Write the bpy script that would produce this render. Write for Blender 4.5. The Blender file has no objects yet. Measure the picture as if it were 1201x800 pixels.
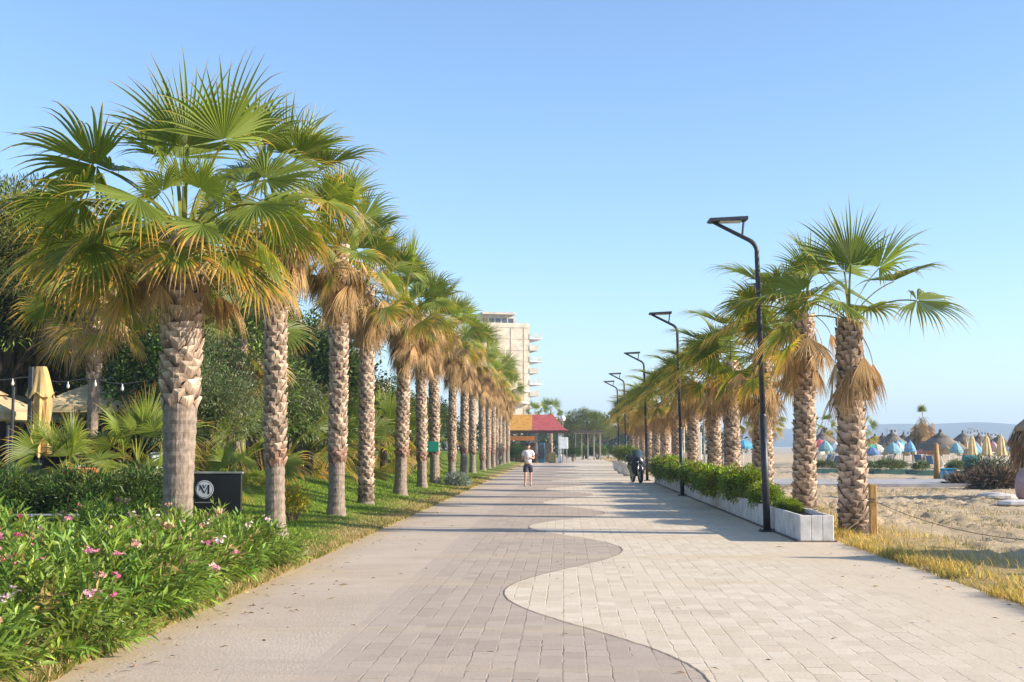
import bpy, math, random
import numpy as np
from mathutils import Vector, Matrix, Euler
from mathutils import noise as mnoise

R = math.radians
random.seed(11)
rng = np.random.default_rng(7)
S = bpy.context.scene
COL = S.collection

# ------------------------------------------------------------------ camera
PITCH, YAW, FPX, CX, CY, CAMZ = R(4.849), R(2.42), 1450.0, 600.5, 400.0, 1.65
cam_d = bpy.data.cameras.new('camera')
cam = bpy.data.objects.new('camera', cam_d)
COL.objects.link(cam)
cam.location = (0, 0, CAMZ)
cam.rotation_euler = (math.pi / 2 + PITCH, 0, YAW)
cam_d.sensor_width = 36.0
cam_d.lens = FPX / 1201.0 * 36.0
cam_d.clip_start = 0.1
cam_d.clip_end = 20000
S.camera = cam
CM = Euler((math.pi / 2 + PITCH, 0, YAW)).to_matrix()


def P(px, py, Y):
    """world point seen at photo pixel px,py at distance Y along the promenade"""
    d = CM @ Vector(((px - CX) / FPX, -(py - CY) / FPX, -1.0))
    k = Y / d.y
    return Vector((d.x * k, Y, CAMZ + d.z * k))


# ------------------------------------------------------------------ mesh helpers
class MB:
    def __init__(self):
        self.v, self.f, self.m, self.c = [], [], [], []
        self.col = (1, 1, 1)

    def add(self, vs, fs, mi=0, col=None):
        b = len(self.v)
        self.v += [tuple(p) for p in vs]
        c = col or self.col
        self.c += [c] * len(vs)
        for f in fs:
            self.f.append(tuple(i + b for i in f))
            self.m.append(mi)
        return b

    def box(self, c, s, rz=0.0, mi=0, bev=0.0, col=None, M=None):
        hx, hy, hz = s[0] / 2, s[1] / 2, s[2] / 2
        pts = []
        if bev <= 0:
            for z in (-hz, hz):
                pts += [(-hx, -hy, z), (hx, -hy, z), (hx, hy, z), (-hx, hy, z)]
            fs = [(3, 2, 1, 0), (4, 5, 6, 7), (0, 1, 5, 4), (1, 2, 6, 5), (2, 3, 7, 6), (3, 0, 4, 7)]
        else:
            b = bev
            lv = [(-hz, b), (-hz + b, 0), (hz - b, 0), (hz, b)]
            for z, i in lv:
                x, y = hx - i, hy - i
                pts += [(-x + (b if i == 0 else 0), -y, z), (x - (b if i == 0 else 0), -y, z), (x, -y + (b if i == 0 else 0), z), (x, y - (b if i == 0 else 0), z),
                        (x - (b if i == 0 else 0), y, z), (-x + (b if i == 0 else 0), y, z), (-x, y - (b if i == 0 else 0), z), (-x, -y + (b if i == 0 else 0), z)]
            fs = [tuple(range(7, -1, -1)), tuple(range(24, 32))]
            for k in range(3):
                for j in range(8):
                    fs.append((k * 8 + j, k * 8 + (j + 1) % 8, k * 8 + 8 + (j + 1) % 8, k * 8 + 8 + j))
        mm = M if M is not None else Matrix.Translation(Vector(c)) @ Matrix.Rotation(rz, 4, 'Z')
        return self.add([mm @ Vector(p) for p in pts], fs, mi, col)

    def tube(self, path, rad, n=8, mi=0, col=None, cap=True):
        path = [Vector(p) for p in path]
        if not hasattr(rad, '__len__'):
            rad = [rad] * len(path)
        vs, fs = [], []
        ref = None
        for i, p in enumerate(path):
            t = (path[min(i + 1, len(path) - 1)] - path[max(i - 1, 0)]).normalized()
            if ref is None:
                ref = t.orthogonal().normalized()
            ref = (ref - t * ref.dot(t)).normalized()
            b = t.cross(ref)
            for k in range(n):
                a = 2 * math.pi * k / n
                vs.append(p + (ref * math.cos(a) + b * math.sin(a)) * rad[i])
        for i in range(len(path) - 1):
            for k in range(n):
                k2 = (k + 1) % n
                fs.append((i * n + k, i * n + k2, (i + 1) * n + k2, (i + 1) * n + k))
        if cap:
            fs.append(tuple(range(n - 1, -1, -1)))
            fs.append(tuple(range((len(path) - 1) * n, len(path) * n)))
        return self.add(vs, fs, mi, col)

    def lathe(self, prof, c=(0, 0, 0), n=20, mi=0, col=None, sx=1, sy=1, rot=0):
        vs, fs = [], []
        for r, z in prof:
            for k in range(n):
                a = 2 * math.pi * k / n + rot
                vs.append((c[0] + r * math.cos(a) * sx, c[1] + r * math.sin(a) * sy, c[2] + z))
        for i in range(len(prof) - 1):
            for k in range(n):
                k2 = (k + 1) % n
                fs.append((i * n + k, i * n + k2, (i + 1) * n + k2, (i + 1) * n + k))
        fs.append(tuple(range(n - 1, -1, -1)))
        fs.append(tuple(range((len(prof) - 1) * n, len(prof) * n)))
        return self.add(vs, fs, mi, col)

    def prism(self, poly, a, b, mi=0, axis='Y', col=None):
        """poly: 2D outline; extruded between a and b along axis"""
        n = len(poly)
        def pt(p, t):
            if axis == 'Y':
                return (p[0], t, p[1])
            if axis == 'X':
                return (t, p[0], p[1])
            return (p[0], p[1], t)
        vs = [pt(p, a) for p in poly] + [pt(p, b) for p in poly]
        fs = [tuple(range(n)), tuple(range(2 * n - 1, n - 1, -1))]
        for i in range(n):
            j = (i + 1) % n
            fs.append((i, i + n, j + n, j))
        return self.add(vs, fs, mi, col)

    def mesh(self, name, mats, smooth=False):
        me = bpy.data.meshes.new(name)
        me.from_pydata(self.v, [], self.f)
        for m in (mats if isinstance(mats, (list, tuple)) else [mats]):
            me.materials.append(m)
        if any(self.m):
            me.polygons.foreach_set('material_index', self.m)
        ca = me.color_attributes.new('Col', 'FLOAT_COLOR', 'POINT')
        arr = np.ones((len(self.v), 4), np.float32)
        arr[:, :3] = np.array(self.c, np.float32)[:, :3]
        ca.data.foreach_set('color', arr.ravel())
        if smooth:
            me.polygons.foreach_set('use_smooth', [True] * len(me.polygons))
        bmesh_fix(me)
        me.update()
        return me

    def build(self, name, mats, parent=None, smooth=False, loc=None):
        return place(self.mesh(name, mats, smooth), name, parent, loc)


def bmesh_fix(me):
    import bmesh
    bm = bmesh.new()
    bm.from_mesh(me)
    bmesh.ops.recalc_face_normals(bm, faces=bm.faces)
    bm.to_mesh(me)
    bm.free()


def place(me, name, parent=None, loc=None, rz=0.0, scale=None):
    o = bpy.data.objects.new(name, me)
    COL.objects.link(o)
    if parent is not None:
        o.parent = parent
    if loc is not None:
        o.location = loc
    if rz:
        o.rotation_euler = (0, 0, rz)
    if scale is not None:
        o.scale = (scale, scale, scale) if not hasattr(scale, '__len__') else scale
    return o


def tag(o, label=None, cat=None, group=None, kind=None):
    if label:
        o['label'] = label
    if cat:
        o['category'] = cat
    if group:
        o['group'] = group
    if kind:
        o['kind'] = kind
    return o


def empty(name, loc, label, cat, group=None, rz=0.0, scale=None):
    o = bpy.data.objects.new(name, None)
    o.empty_display_size = 0.3
    COL.objects.link(o)
    o.location = loc
    o.rotation_euler = (0, 0, rz)
    if scale is not None:
        o.scale = (scale,) * 3 if not hasattr(scale, '__len__') else scale
    return tag(o, label, cat, group)


def kids(o):
    return [c for c in bpy.data.objects if c.parent == o]


def copy_tree(o, parent=None):
    c = o.copy()
    COL.objects.link(c)
    c.parent = parent
    for ch in kids(o):
        copy_tree(ch, c)
    return c


def np_mesh(name, V, F, C, mat):
    """triangle / quad mesh from numpy arrays"""
    me = bpy.data.meshes.new(name)
    n, k = F.shape
    me.vertices.add(len(V))
    me.vertices.foreach_set('co', np.ascontiguousarray(V, np.float32).ravel())
    me.loops.add(n * k)
    me.loops.foreach_set('vertex_index', np.ascontiguousarray(F, np.int32).ravel())
    me.polygons.add(n)
    me.polygons.foreach_set('loop_start', np.arange(0, n * k, k, dtype=np.int32))
    ca = me.color_attributes.new('Col', 'FLOAT_COLOR', 'POINT')
    arr = np.ones((len(V), 4), np.float32)
    arr[:, :3] = C
    ca.data.foreach_set('color', arr.ravel())
    me.materials.append(mat)
    me.update()
    me.validate()
    return me


def nrm(a):
    return a / np.maximum(np.linalg.norm(a, axis=-1, keepdims=True), 1e-9)


def leaves(name, B, D, L, W, C, mat, droop=0.25, fold=0.25, tipc=None):
    """lanceolate folded leaves: 5 verts, 4 triangles each"""
    n = len(B)
    D = nrm(D)
    up = nrm(np.array([0, 0, 1.0]) + rng.normal(0, .5, (n, 3)))
    side = nrm(np.cross(D, up))
    nor = nrm(np.cross(side, D))
    L, W = np.broadcast_to(L, (n,))[:, None], np.broadcast_to(W, (n,))[:, None]
    dz = np.array([0, 0, -1.0])
    mid = B + D * L * .5 + dz * L * droop * .15
    tip = B + D * L + dz * L * droop * .6
    V = np.stack([B, mid + side * W * .5 + nor * W * fold, mid, mid - side * W * .5 + nor * W * fold, tip], 1)
    i = np.arange(n)[:, None] * 5
    F = np.concatenate([i + np.array([[0, 2, 1]]), i + np.array([[0, 3, 2]]), i + np.array([[1, 2, 4]]), i + np.array([[2, 3, 4]])], 0)
    Cv = np.repeat(C[:, None, :], 5, 1)
    if tipc is not None:
        Cv[:, 4, :] = tipc
    return np_mesh(name, V.reshape(-1, 3), F, Cv.reshape(-1, 3), mat)


def pick(base, n, var=.25, hue=.12):
    b = np.array(base)[None, :]
    k = 1 + rng.normal(0, var, (n, 1))
    h = 1 + rng.normal(0, hue, (n, 3))
    return np.clip(b * k * h, .004, .95)


# ------------------------------------------------------------------ materials
def newmat(name):
    m = bpy.data.materials.new(name)
    m.use_nodes = True
    nt = m.node_tree
    return m, nt, nt.nodes['Principled BSDF'], nt.nodes['Material Output']


def N(nt, t, **kw):
    n = nt.nodes.new(t)
    for k, v in kw.items():
        if k in ('operation', 'blend_type', 'data_type', 'layer_name', 'attribute_name', 'noise_dimensions', 'feature', 'distance', 'clamp_result', 'use_clamp', 'offset', 'offset_frequency', 'squash', 'wave_type', 'bands_direction'):
            setattr(n, k, v)
        else:
            n.inputs[k].default_value = v
    return n


def mixc(nt, fac, a, b, blend='MIX'):
    n = nt.nodes.new('ShaderNodeMix')
    n.data_type = 'RGBA'
    n.blend_type = blend
    for sock, v in ((n.inputs[0], fac), (n.inputs[6], a), (n.inputs[7], b)):
        if hasattr(v, 'is_linked'):
            nt.links.new(v, sock)
        elif hasattr(v, '__len__'):
            sock.default_value = (*v[:3], 1)
        else:
            sock.default_value = v
    return n.outputs[2]


def mth(nt, op, a, b=0.0, c=0.0, clamp=False):
    n = nt.nodes.new('ShaderNodeMath')
    n.operation = op
    n.use_clamp = clamp
    for s, v in zip(n.inputs, (a, b, c)):
        if hasattr(v, 'is_linked'):
            nt.links.new(v, s)
        else:
            s.default_value = v
    return n.outputs[0]


def ramp(nt, fac, lo, hi):
    n = nt.nodes.new('ShaderNodeMapRange')
    n.interpolation_type = 'SMOOTHSTEP'
    n.inputs['From Min'].default_value = lo
    n.inputs['From Max'].default_value = hi
    nt.links.new(fac, n.inputs['Value'])
    return n.outputs['Result']


def noise(nt, scale, detail=4, rough=.55, vec=None, mapping=None):
    n = nt.nodes.new('ShaderNodeTexNoise')
    n.inputs['Scale'].default_value = scale
    n.inputs['Detail'].default_value = detail
    n.inputs['Roughness'].default_value = rough
    if vec is None:
        vec = nt.nodes.new('ShaderNodeTexCoord').outputs['Object']
    if mapping:
        mp = nt.nodes.new('ShaderNodeMapping')
        mp.inputs['Scale'].default_value = mapping
        nt.links.new(vec, mp.inputs['Vector'])
        vec = mp.outputs['Vector']
    nt.links.new(vec, n.inputs['Vector'])
    return n.outputs['Fac']


def bump(nt, h, strength, dist, bsdf, prev=None):
    b = nt.nodes.new('ShaderNodeBump')
    b.inputs['Strength'].default_value = strength
    b.inputs['Distance'].default_value = dist
    nt.links.new(h, b.inputs['Height'])
    if prev is not None:
        nt.links.new(prev, b.inputs['Normal'])
    nt.links.new(b.outputs['Normal'], bsdf.inputs['Normal'])
    return b.outputs['Normal']


def M_plain(name, color, rough=.7, var=.25, scale=6.0, bmp=.0, metal=0.0, dirt=None, spec=.4, mapping=None):
    m, nt, b, o = newmat(name)
    f = noise(nt, scale, 5, mapping=mapping)
    dark = tuple(c * (1 - var) for c in color)
    lite = tuple(min(.95, c * (1 + var * .7)) for c in color)
    c = mixc(nt, ramp(nt, f, .3, .7), dark, lite)
    if dirt:
        f2 = noise(nt, scale * .35, 6, .7)
        c = mixc(nt, mth(nt, 'MULTIPLY', ramp(nt, f2, .48, .72), .8), c, dirt)
    nt.links.new(c, b.inputs['Base Color'])
    b.inputs['Roughness'].default_value = rough
    b.inputs['Metallic'].default_value = metal
    b.inputs['Specular IOR Level'].default_value = spec
    if bmp:
        bump(nt, f, bmp, .02, b)
    return m


def M_attr(name, rough=.6, trans=0.0, islands=.35, nscale=0, bmp=0, spec=.3, mapping=None, ttint=(1.15, 1.15, .55)):
    """colour from the vertex attribute, varied per leaf / plate"""
    m, nt, b, o = newmat(name)
    a = nt.nodes.new('ShaderNodeAttribute')
    a.attribute_name = 'Col'
    c = a.outputs['Color']
    if islands:
        g = nt.nodes.new('ShaderNodeNewGeometry')
        v = mth(nt, 'MULTIPLY_ADD', g.outputs['Random Per Island'], islands * 2, 1 - islands)
        c = mixc(nt, 1.0, c, (1, 1, 1), 'MULTIPLY') if False else c
        vm = nt.nodes.new('ShaderNodeVectorMath')
        vm.operation = 'SCALE'
        nt.links.new(c, vm.inputs[0])
        nt.links.new(v, vm.inputs['Scale'])
        c = vm.outputs['Vector']
    if nscale:
        f = noise(nt, nscale, 5, .6, mapping=mapping)
        vm = nt.nodes.new('ShaderNodeVectorMath')
        vm.operation = 'SCALE'
        nt.links.new(c, vm.inputs[0])
        nt.links.new(mth(nt, 'MULTIPLY_ADD', f, 1.3, .35), vm.inputs['Scale'])
        c = vm.outputs['Vector']
        if bmp:
            bump(nt, f, bmp, .03, b)
    nt.links.new(c, b.inputs['Base Color'])
    b.inputs['Roughness'].default_value = rough
    b.inputs['Specular IOR Level'].default_value = spec
    if trans:
        t = nt.nodes.new('ShaderNodeBsdfTranslucent')
        vm = nt.nodes.new('ShaderNodeVectorMath')
        vm.operation = 'MULTIPLY'
        nt.links.new(c, vm.inputs[0])
        vm.inputs[1].default_value = ttint
        nt.links.new(vm.outputs['Vector'], t.inputs['Color'])
        mx = nt.nodes.new('ShaderNodeMixShader')
        mx.inputs[0].default_value = trans
        nt.links.new(b.outputs[0], mx.inputs[1])
        nt.links.new(t.outputs[0], mx.inputs[2])
        nt.links.new(mx.outputs[0], o.inputs['Surface'])
    return m


mFrond = M_attr('palm_leaf', .45, .45, .22, spec=.4)
mDead = M_attr('dry_palm_leaf', .8, .22, .35, ttint=(1.1, 1.0, .8))
mTrunk = M_attr('palm_bark', .9, 0, .22, 22, .6, spec=.15, mapping=(1, 1, .35))
mLeaf = M_attr('leaf', .45, .30, .35, spec=.4)
mNeedle = M_attr('needles', .6, .18, .4, spec=.25)
mGrass = M_attr('grass_blade', .6, .30, .4, spec=.2)
mFlower = M_attr('petal', .5, .30, .25, ttint=(1.1, 1, 1))
mBark = M_attr('bark', .9, 0, 0, 9, .7, spec=.15, mapping=(1, 1, .2))
mPainted = M_attr('painted_surface', .5, 0, 0, 3.0, 0)
mCloth = M_attr('canvas', .85, .25, .06, 2.0, 0, ttint=(1.05, 1, .9))
mThatch = M_attr('thatch', .9, .08, .3, 14, .6, spec=.1, mapping=(1, 1, .4))
mWall = M_attr('render_wall', .85, 0, .03, .7, 0, spec=.2)
mMetal = M_plain('dark_steel', (.045, .048, .055), .45, .2, 12, 0, .3)
mSteel = M_plain('grey_steel', (.42, .43, .44), .35, .15, 10, 0, .8)
mWood = M_plain('weathered_wood', (.42, .24, .08), .75, .35, 14, .4, mapping=(4, 4, .5))
mRope = M_plain('rope', (.22, .17, .12), .9, .3, 60, .5)
mWhite = M_plain('white_paint', (.78, .78, .76), .5, .08, 4)
mBlack = M_plain('black_panel', (.014, .014, .016), .35, .2, 6)
mRubber = M_plain('rubber', (.02, .02, .02), .85, .2, 30)
mGlass, _nt, _b, _o = newmat('window_glass')
_b.inputs['Base Color'].default_value = (.05, .07, .09, 1)
_b.inputs['Roughness'].default_value = .08
mSkin = M_plain('skin', (.52, .31, .22), .55, .1, 20)
mHair = M_plain('hair', (.02, .015, .012), .6, .3, 60)
mShirt = M_plain('white_cotton', (.74, .72, .76), .85, .06, 14)
mShorts = M_plain('navy_cotton', (.035, .035, .055), .85, .2, 14)
mConc = M_plain('pale_concrete', (.68, .64, .60), .9, .16, 5, .35, dirt=(.42, .37, .32))
mTerra = M_plain('terracotta', (.45, .13, .05), .8, .2, 8, .2)
mSoil = M_plain('dry_soil', (.20, .10, .06), .95, .4, 12, .8)


# --- paving
def M_pave(kind):
    m, nt, b, o = newmat(kind)
    tc = nt.nodes.new('ShaderNodeTexCoord').outputs['Object']
    sep = nt.nodes.new('ShaderNodeSeparateXYZ')
    nt.links.new(tc, sep.inputs[0])
    X, Y = sep.outputs[0], sep.outputs[1]
    big = noise(nt, .55, 6, .6, vec=tc)
    fine = noise(nt, 38, 6, .7, vec=tc)
    mid = noise(nt, 4.5, 5, .65, vec=tc)
    streak = noise(nt, 1.2, 5, .6, vec=tc, mapping=(.5, 2.4, 1))
    if kind == 'concrete_strip':
        c = mixc(nt, ramp(nt, big, .3, .7), (.50, .40, .305), (.58, .475, .37))
        c = mixc(nt, mth(nt, 'MULTIPLY', ramp(nt, streak, .45, .75), .45), c, (.40, .31, .245))
        ed = ramp(nt, mth(nt, 'ADD', mth(nt, 'MULTIPLY', X, -1.0), mth(nt, 'MULTIPLY', mth(nt, 'ADD', mid, big), .7)), 3.75, 4.25)
        c = mixc(nt, mth(nt, 'MULTIPLY', ed, .85), c, (.50, .37, .21))
        h = mth(nt, 'ADD', fine, mth(nt, 'MULTIPLY', mid, .6))
        fac = None
    else:
        wob = nt.nodes.new('ShaderNodeTexNoise')
        wob.inputs['Scale'].default_value = 5.0
        wob.inputs['Detail'].default_value = 3.0
        nt.links.new(tc, wob.inputs['Vector'])
        ws = nt.nodes.new('ShaderNodeVectorMath')
        ws.operation = 'MULTIPLY_ADD'
        nt.links.new(wob.outputs['Color'], ws.inputs[0])
        ws.inputs[1].default_value = (.035, .12, 0)
        nt.links.new(tc, ws.inputs[2])
        sw = nt.nodes.new('ShaderNodeSeparateXYZ')
        nt.links.new(ws.outputs[0], sw.inputs[0])
        cb = nt.nodes.new('ShaderNodeCombineXYZ')
        nt.links.new(sw.outputs[1], cb.inputs[0])
        nt.links.new(sw.outputs[0], cb.inputs[1])
        br = nt.nodes.new('ShaderNodeTexBrick')
        br.offset = .38
        br.inputs['Scale'].default_value = 1.0
        br.inputs['Brick Width'].default_value = .29
        br.inputs['Row Height'].default_value = .178
        br.inputs['Mortar Size'].default_value = .008
        br.inputs['Mortar Smooth'].default_value = .5
        br.inputs['Bias'].default_value = 0
        if kind == 'grey_pavers':
            ca_, cb_, joint = (.39, .31, .242), (.475, .385, .302), (.22, .165, .125)
        else:
            ca_, cb_, joint = (.60, .495, .365), (.71, .605, .465), (.33, .26, .18)
        br.inputs['Color1'].default_value = (*ca_, 1)
        br.inputs['Color2'].default_value = (*cb_, 1)
        br.inputs['Mortar'].default_value = (*[(p_ + q_) / 2 for p_, q_ in zip(ca_, cb_)], 1)
        nt.links.new(cb.outputs[0], br.inputs['Vector'])
        c = br.outputs['Color']
        # the joints are open here and filled with sand there
        gap = noise(nt, 2.6, 4, .6, vec=tc, mapping=(1, .6, 1))
        jm = mth(nt, 'MULTIPLY', br.outputs['Fac'], ramp(nt, gap, .44, .66))
        # a deeper continuous groove along every second course
        fr_ = mth(nt, 'FRACT', mth(nt, 'DIVIDE', sw.outputs[0], .356))
        gr_ = mth(nt, 'LESS_THAN', mth(nt, 'ABSOLUTE', mth(nt, 'SUBTRACT', fr_, .5)), .5 - .487)
        gr_ = mth(nt, 'MAXIMUM', mth(nt, 'LESS_THAN', fr_, .018), mth(nt, 'GREATER_THAN', fr_, .982))
        gap2 = noise(nt, 1.7, 4, .6, vec=tc, mapping=(1.6, .5, 1))
        jm = mth(nt, 'MAXIMUM', jm, mth(nt, 'MULTIPLY', gr_, ramp(nt, gap2, .36, .62)))
        c = mixc(nt, mth(nt, 'MULTIPLY', jm, .85), c, joint)
        dustc = (.47, .375, .30) if kind == 'grey_pavers' else (.63, .51, .36)
        d = ramp(nt, mth(nt, 'ADD', mth(nt, 'MULTIPLY', big, .7), mth(nt, 'MULTIPLY', streak, .5)), .54, .84)
        if kind == 'grey_pavers':
            d = mth(nt, 'MAXIMUM', mth(nt, 'MULTIPLY', d, .5), ramp(nt, mth(nt, 'ADD', mth(nt, 'MULTIPLY', X, -1.0), mth(nt, 'MULTIPLY', mid, .5)), 1.55, 2.25))
        else:
            d = mth(nt, 'MAXIMUM', mth(nt, 'MULTIPLY', d, .55), mth(nt, 'MULTIPLY', ramp(nt, mth(nt, 'ADD', X, mth(nt, 'MULTIPLY', big, 2.0)), 3.3, 4.9), .85))
        c = mixc(nt, d, c, dustc)
        # scattered darker blotches
        c = mixc(nt, mth(nt, 'MULTIPLY', ramp(nt, mid, .58, .8), .25), c, (.28, .22, .19))
        h = mth(nt, 'SUBTRACT', mth(nt, 'MULTIPLY', mth(nt, 'ADD', fine, mid), .3), mth(nt, 'MULTIPLY', mth(nt, 'MULTIPLY', jm, mth(nt, 'SUBTRACT', 1.0, mth(nt, 'MULTIPLY', d, .6))), 1.0))
    st1 = noise(nt, .9, 6, .7, vec=tc, mapping=(.8, .5, 1))
    c = mixc(nt, mth(nt, 'MULTIPLY', ramp(nt, st1, .55, .72), .3), c, (.27, .21, .17))
    vo = nt.nodes.new('ShaderNodeTexVoronoi')
    vo.inputs['Scale'].default_value = 2.3
    nt.links.new(tc, vo.inputs['Vector'])
    spot = mth(nt, 'MULTIPLY', mth(nt, 'LESS_THAN', vo.outputs['Distance'], .035), .55)
    c = mixc(nt, spot, c, (.16, .12, .09))
    # wind-blown sand lying in bands across the walk
    band = noise(nt, .42, 5, .6, vec=tc, mapping=(.22, 1.0, 1))
    c = mixc(nt, mth(nt, 'MULTIPLY', ramp(nt, band, .53, .70), .6), c, (.60, .46, .27))
    c = mixc(nt, mth(nt, 'MULTIPLY', ramp(nt, fine, .35, .7), .22), c, (.30, .24, .2))
    nt.links.new(c, b.inputs['Base Color'])
    b.inputs['Roughness'].default_value = .82
    b.inputs['Specular IOR Level'].default_value = .25
    bump(nt, h, .55, .02, b)
    return m


def M_ground(name, a, bcol, third=None, scale=1.0, bmp=.6, straw=None):
    m, nt, b, o = newmat(name)
    tc = nt.nodes.new('ShaderNodeTexCoord').outputs['Object']
    n1 = noise(nt, .35 * scale, 6, .65, vec=tc)
    n2 = noise(nt, 5 * scale, 6, .7, vec=tc)
    n3 = noise(nt, 45 * scale, 4, .7, vec=tc)
    c = mixc(nt, ramp(nt, n1, .35, .65), a, bcol)
    if third:
        c = mixc(nt, mth(nt, 'MULTIPLY', ramp(nt, n2, .5, .75), .7), c, third)
    if straw:
        sep = nt.nodes.new('ShaderNodeSeparateXYZ')
        nt.links.new(tc, sep.inputs[0])
        s = mth(nt, 'ADD', mth(nt, 'MULTIPLY', sep.outputs[0], -1.0 if straw[1] > 0 else 1.0), mth(nt, 'MULTIPLY', n1, 3.0))
        s = ramp(nt, mth(nt, 'ADD', s, mth(nt, 'MULTIPLY', n2, 1.5)), straw[2], straw[3])
        c = mixc(nt, s, c, straw[0])
    c = mixc(nt, mth(nt, 'MULTIPLY', ramp(nt, n3, .3, .75), .3), c, tuple(x * .55 for x in a))
    nt.links.new(c, b.inputs['Base Color'])
    b.inputs['Roughness'].default_value = .95
    b.inputs['Specular IOR Level'].default_value = .1
    bump(nt, mth(nt, 'ADD', n2, mth(nt, 'MULTIPLY', n3, .4)), bmp, .08, b)
    return m


mPaveG, mPaveP, mPaveC = M_pave('grey_pavers'), M_pave('pale_pavers'), M_pave('concrete_strip')
mSand = M_ground('beach_sand', (.58, .44, .28), (.66, .52, .35), (.36, .26, .165), 1.0, 1.0, ((.52, .37, .15), 1, -5.0, -3.0))
mGroundM = M_ground('sandy_ground', (.45, .37, .27), (.50, .42, .31), None, .3, .3)
mLawn = M_ground('lawn_soil', (.13, .20, .024), (.17, .225, .03), (.11, .17, .02), 1.0, .6, ((.42, .29, .13), -1, -2.6, -1.2))
mJoint = M_plain('dark_joint', (.20, .155, .125), .9, .4, 9)
mHill = M_ground('scrub_hill', (.05, .07, .045), (.09, .095, .06), None, .01, .2)

# ------------------------------------------------------------------ world, sun, haze
SUN_EL, SUN_AZ = R(21), R(8)
w = bpy.data.worlds.new('World')
S.world = w
w.use_nodes = True
nt = w.node_tree
bg = nt.nodes['Background']
sk = nt.nodes.new('ShaderNodeTexSky')
sk.sky_type = 'NISHITA'
sk.sun_disc = False
sk.sun_elevation = SUN_EL
sk.sun_rotation = R(90) + SUN_AZ
sk.air_density = 1.0
sk.dust_density = .5
sk.ozone_density = 4.2
nt.links.new(mixc(nt, 1.0, sk.outputs[0], (1.0, .993, 1.0), 'MULTIPLY'), bg.inputs['Color'])
bg.inputs['Strength'].default_value = .128
sd = bpy.data.lights.new('sun', 'SUN')
sd.energy = 5.0
sd.angle = R(.55)
sd.color = (1.0, .885, .72)
sun = bpy.data.objects.new('sun', sd)
COL.objects.link(sun)
sv = Vector((math.cos(SUN_EL) * math.cos(SUN_AZ), -math.cos(SUN_EL) * math.sin(SUN_AZ), math.sin(SUN_EL)))
sun.rotation_euler = sv.to_track_quat('Z', 'Y').to_euler()
sun.location = (60, -5, 40)

S.view_settings.view_transform = 'Standard'
S.view_settings.look = 'None'
S.view_settings.exposure = 1.1
S.view_settings.gamma = 1
S.cycles.use_denoising = True
S.cycles.max_bounces = 6
S.cycles.diffuse_bounces = 3
S.cycles.transparent_max_bounces = 8
S.cycles.volume_bounces = 0
S.cycles.caustics_reflective = S.cycles.caustics_refractive = False


# ------------------------------------------------------------------ ground
def smooth(a, b, x):
    t = min(1, max(0, (x - a) / (b - a)))
    return t * t * (3 - 2 * t)


def gz(x, y):
    """height of the ground"""
    if x < -3.55:
        t = -3.55 - x
        k = smooth(21, 33, y)
        return .005 + k * .95 * smooth(0, 6.5, t) + (1 - k) * .12 * smooth(0, 2.5, t)
    return 0.0


def grid(name, xs, ys, zf, mat, kind='structure', smooth_=True):
    V = np.array([(x, y, zf(x, y)) for y in ys for x in xs])
    nx = len(xs)
    F = np.array([(j * nx + i, j * nx + i + 1, (j + 1) * nx + i + 1, (j + 1) * nx + i) for j in range(len(ys) - 1) for i in range(nx - 1)])
    me = np_mesh(name, V, F, np.ones((len(V), 3)), mat)
    if smooth_:
        me.polygons.foreach_set('use_smooth', [True] * len(me.polygons))
    o = place(me, name)
    o['kind'] = kind
    return o


grid('ground', np.array([-3400, -800, -100, 0, 100, 800, 3400.]), np.array([-480, -60, 60, 200, 800, 3500.]), lambda x, y: -.25, mGroundM)

WAVE = lambda y: .13 + .82 * math.cos(2 * math.pi * (y - 8.75) / 11.0) + .05 * math.sin(y * .9) + .02 * mnoise.noise(Vector((y * 2.2, 3, 0))) + .012 * mnoise.noise(Vector((y * 7, 8, 0)))
pys = np.concatenate([np.arange(-6, 40, .08), np.arange(40, 60, .25), np.arange(60, 240, 2.0)])


def strip(name, fa, fb, mat, z, ys=pys, nx=2):
    V, F = [], []
    for y in ys:
        for i in range(nx):
            t = i / (nx - 1)
            V.append((fa(y) * (1 - t) + fb(y) * t, y, z))
    for j in range(len(ys) - 1):
        for i in range(nx - 1):
            F.append((j * nx + i, j * nx + i + 1, (j + 1) * nx + i + 1, (j + 1) * nx + i))
    me = np_mesh(name, np.array(V), np.array(F), np.ones((len(V), 3)), mat)
    o = place(me, name)
    o['kind'] = 'structure'
    return o


edgeL = lambda y: -3.55 + .035 * mnoise.noise(Vector((y * .5, 0, 0))) + .07 * mnoise.noise(Vector((y * 1.9, 5, 0))) + .03 * mnoise.noise(Vector((y * 6.0, 9, 0)))
edgeR = lambda y: 4.62 + .05 * mnoise.noise(Vector((y * .6, 20, 0))) + .08 * mnoise.noise(Vector((y * 1.7, 25, 0)))
strip('promenade_concrete', lambda y: edgeL(y) - .25, lambda y: -1.9, mPaveC, .02)
strip('promenade_grey_paving', lambda y: -1.9, WAVE, mPaveG, .02)
strip('promenade_pale_paving', WAVE, lambda y: edgeR(y) + .25, mPaveP, .02)
strip('paving_joint', lambda y: WAVE(y) - .006, lambda y: WAVE(y) + .007, mJoint, .024)


def lawn_z(x, y):
    e = edgeL(y)
    z = gz(x, y) + .028 + .03 * smooth(0, .3, e - x)
    if x > e - .02:
        z = -.02
    z += .02 * math.sin(x * 2.1 + y * .7) * smooth(0, 1.5, e - x)
    return z


lx = np.concatenate([np.array([-60, -40, -28, -20, -16, -13]), np.arange(-11, -4.4, .4), np.arange(-4.4, -3.3, .08)])
ly = np.concatenate([np.arange(-4, 60, .4), np.arange(60, 240, 4.)])
grid('lawn', lx, ly, lawn_z, mLawn)



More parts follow.
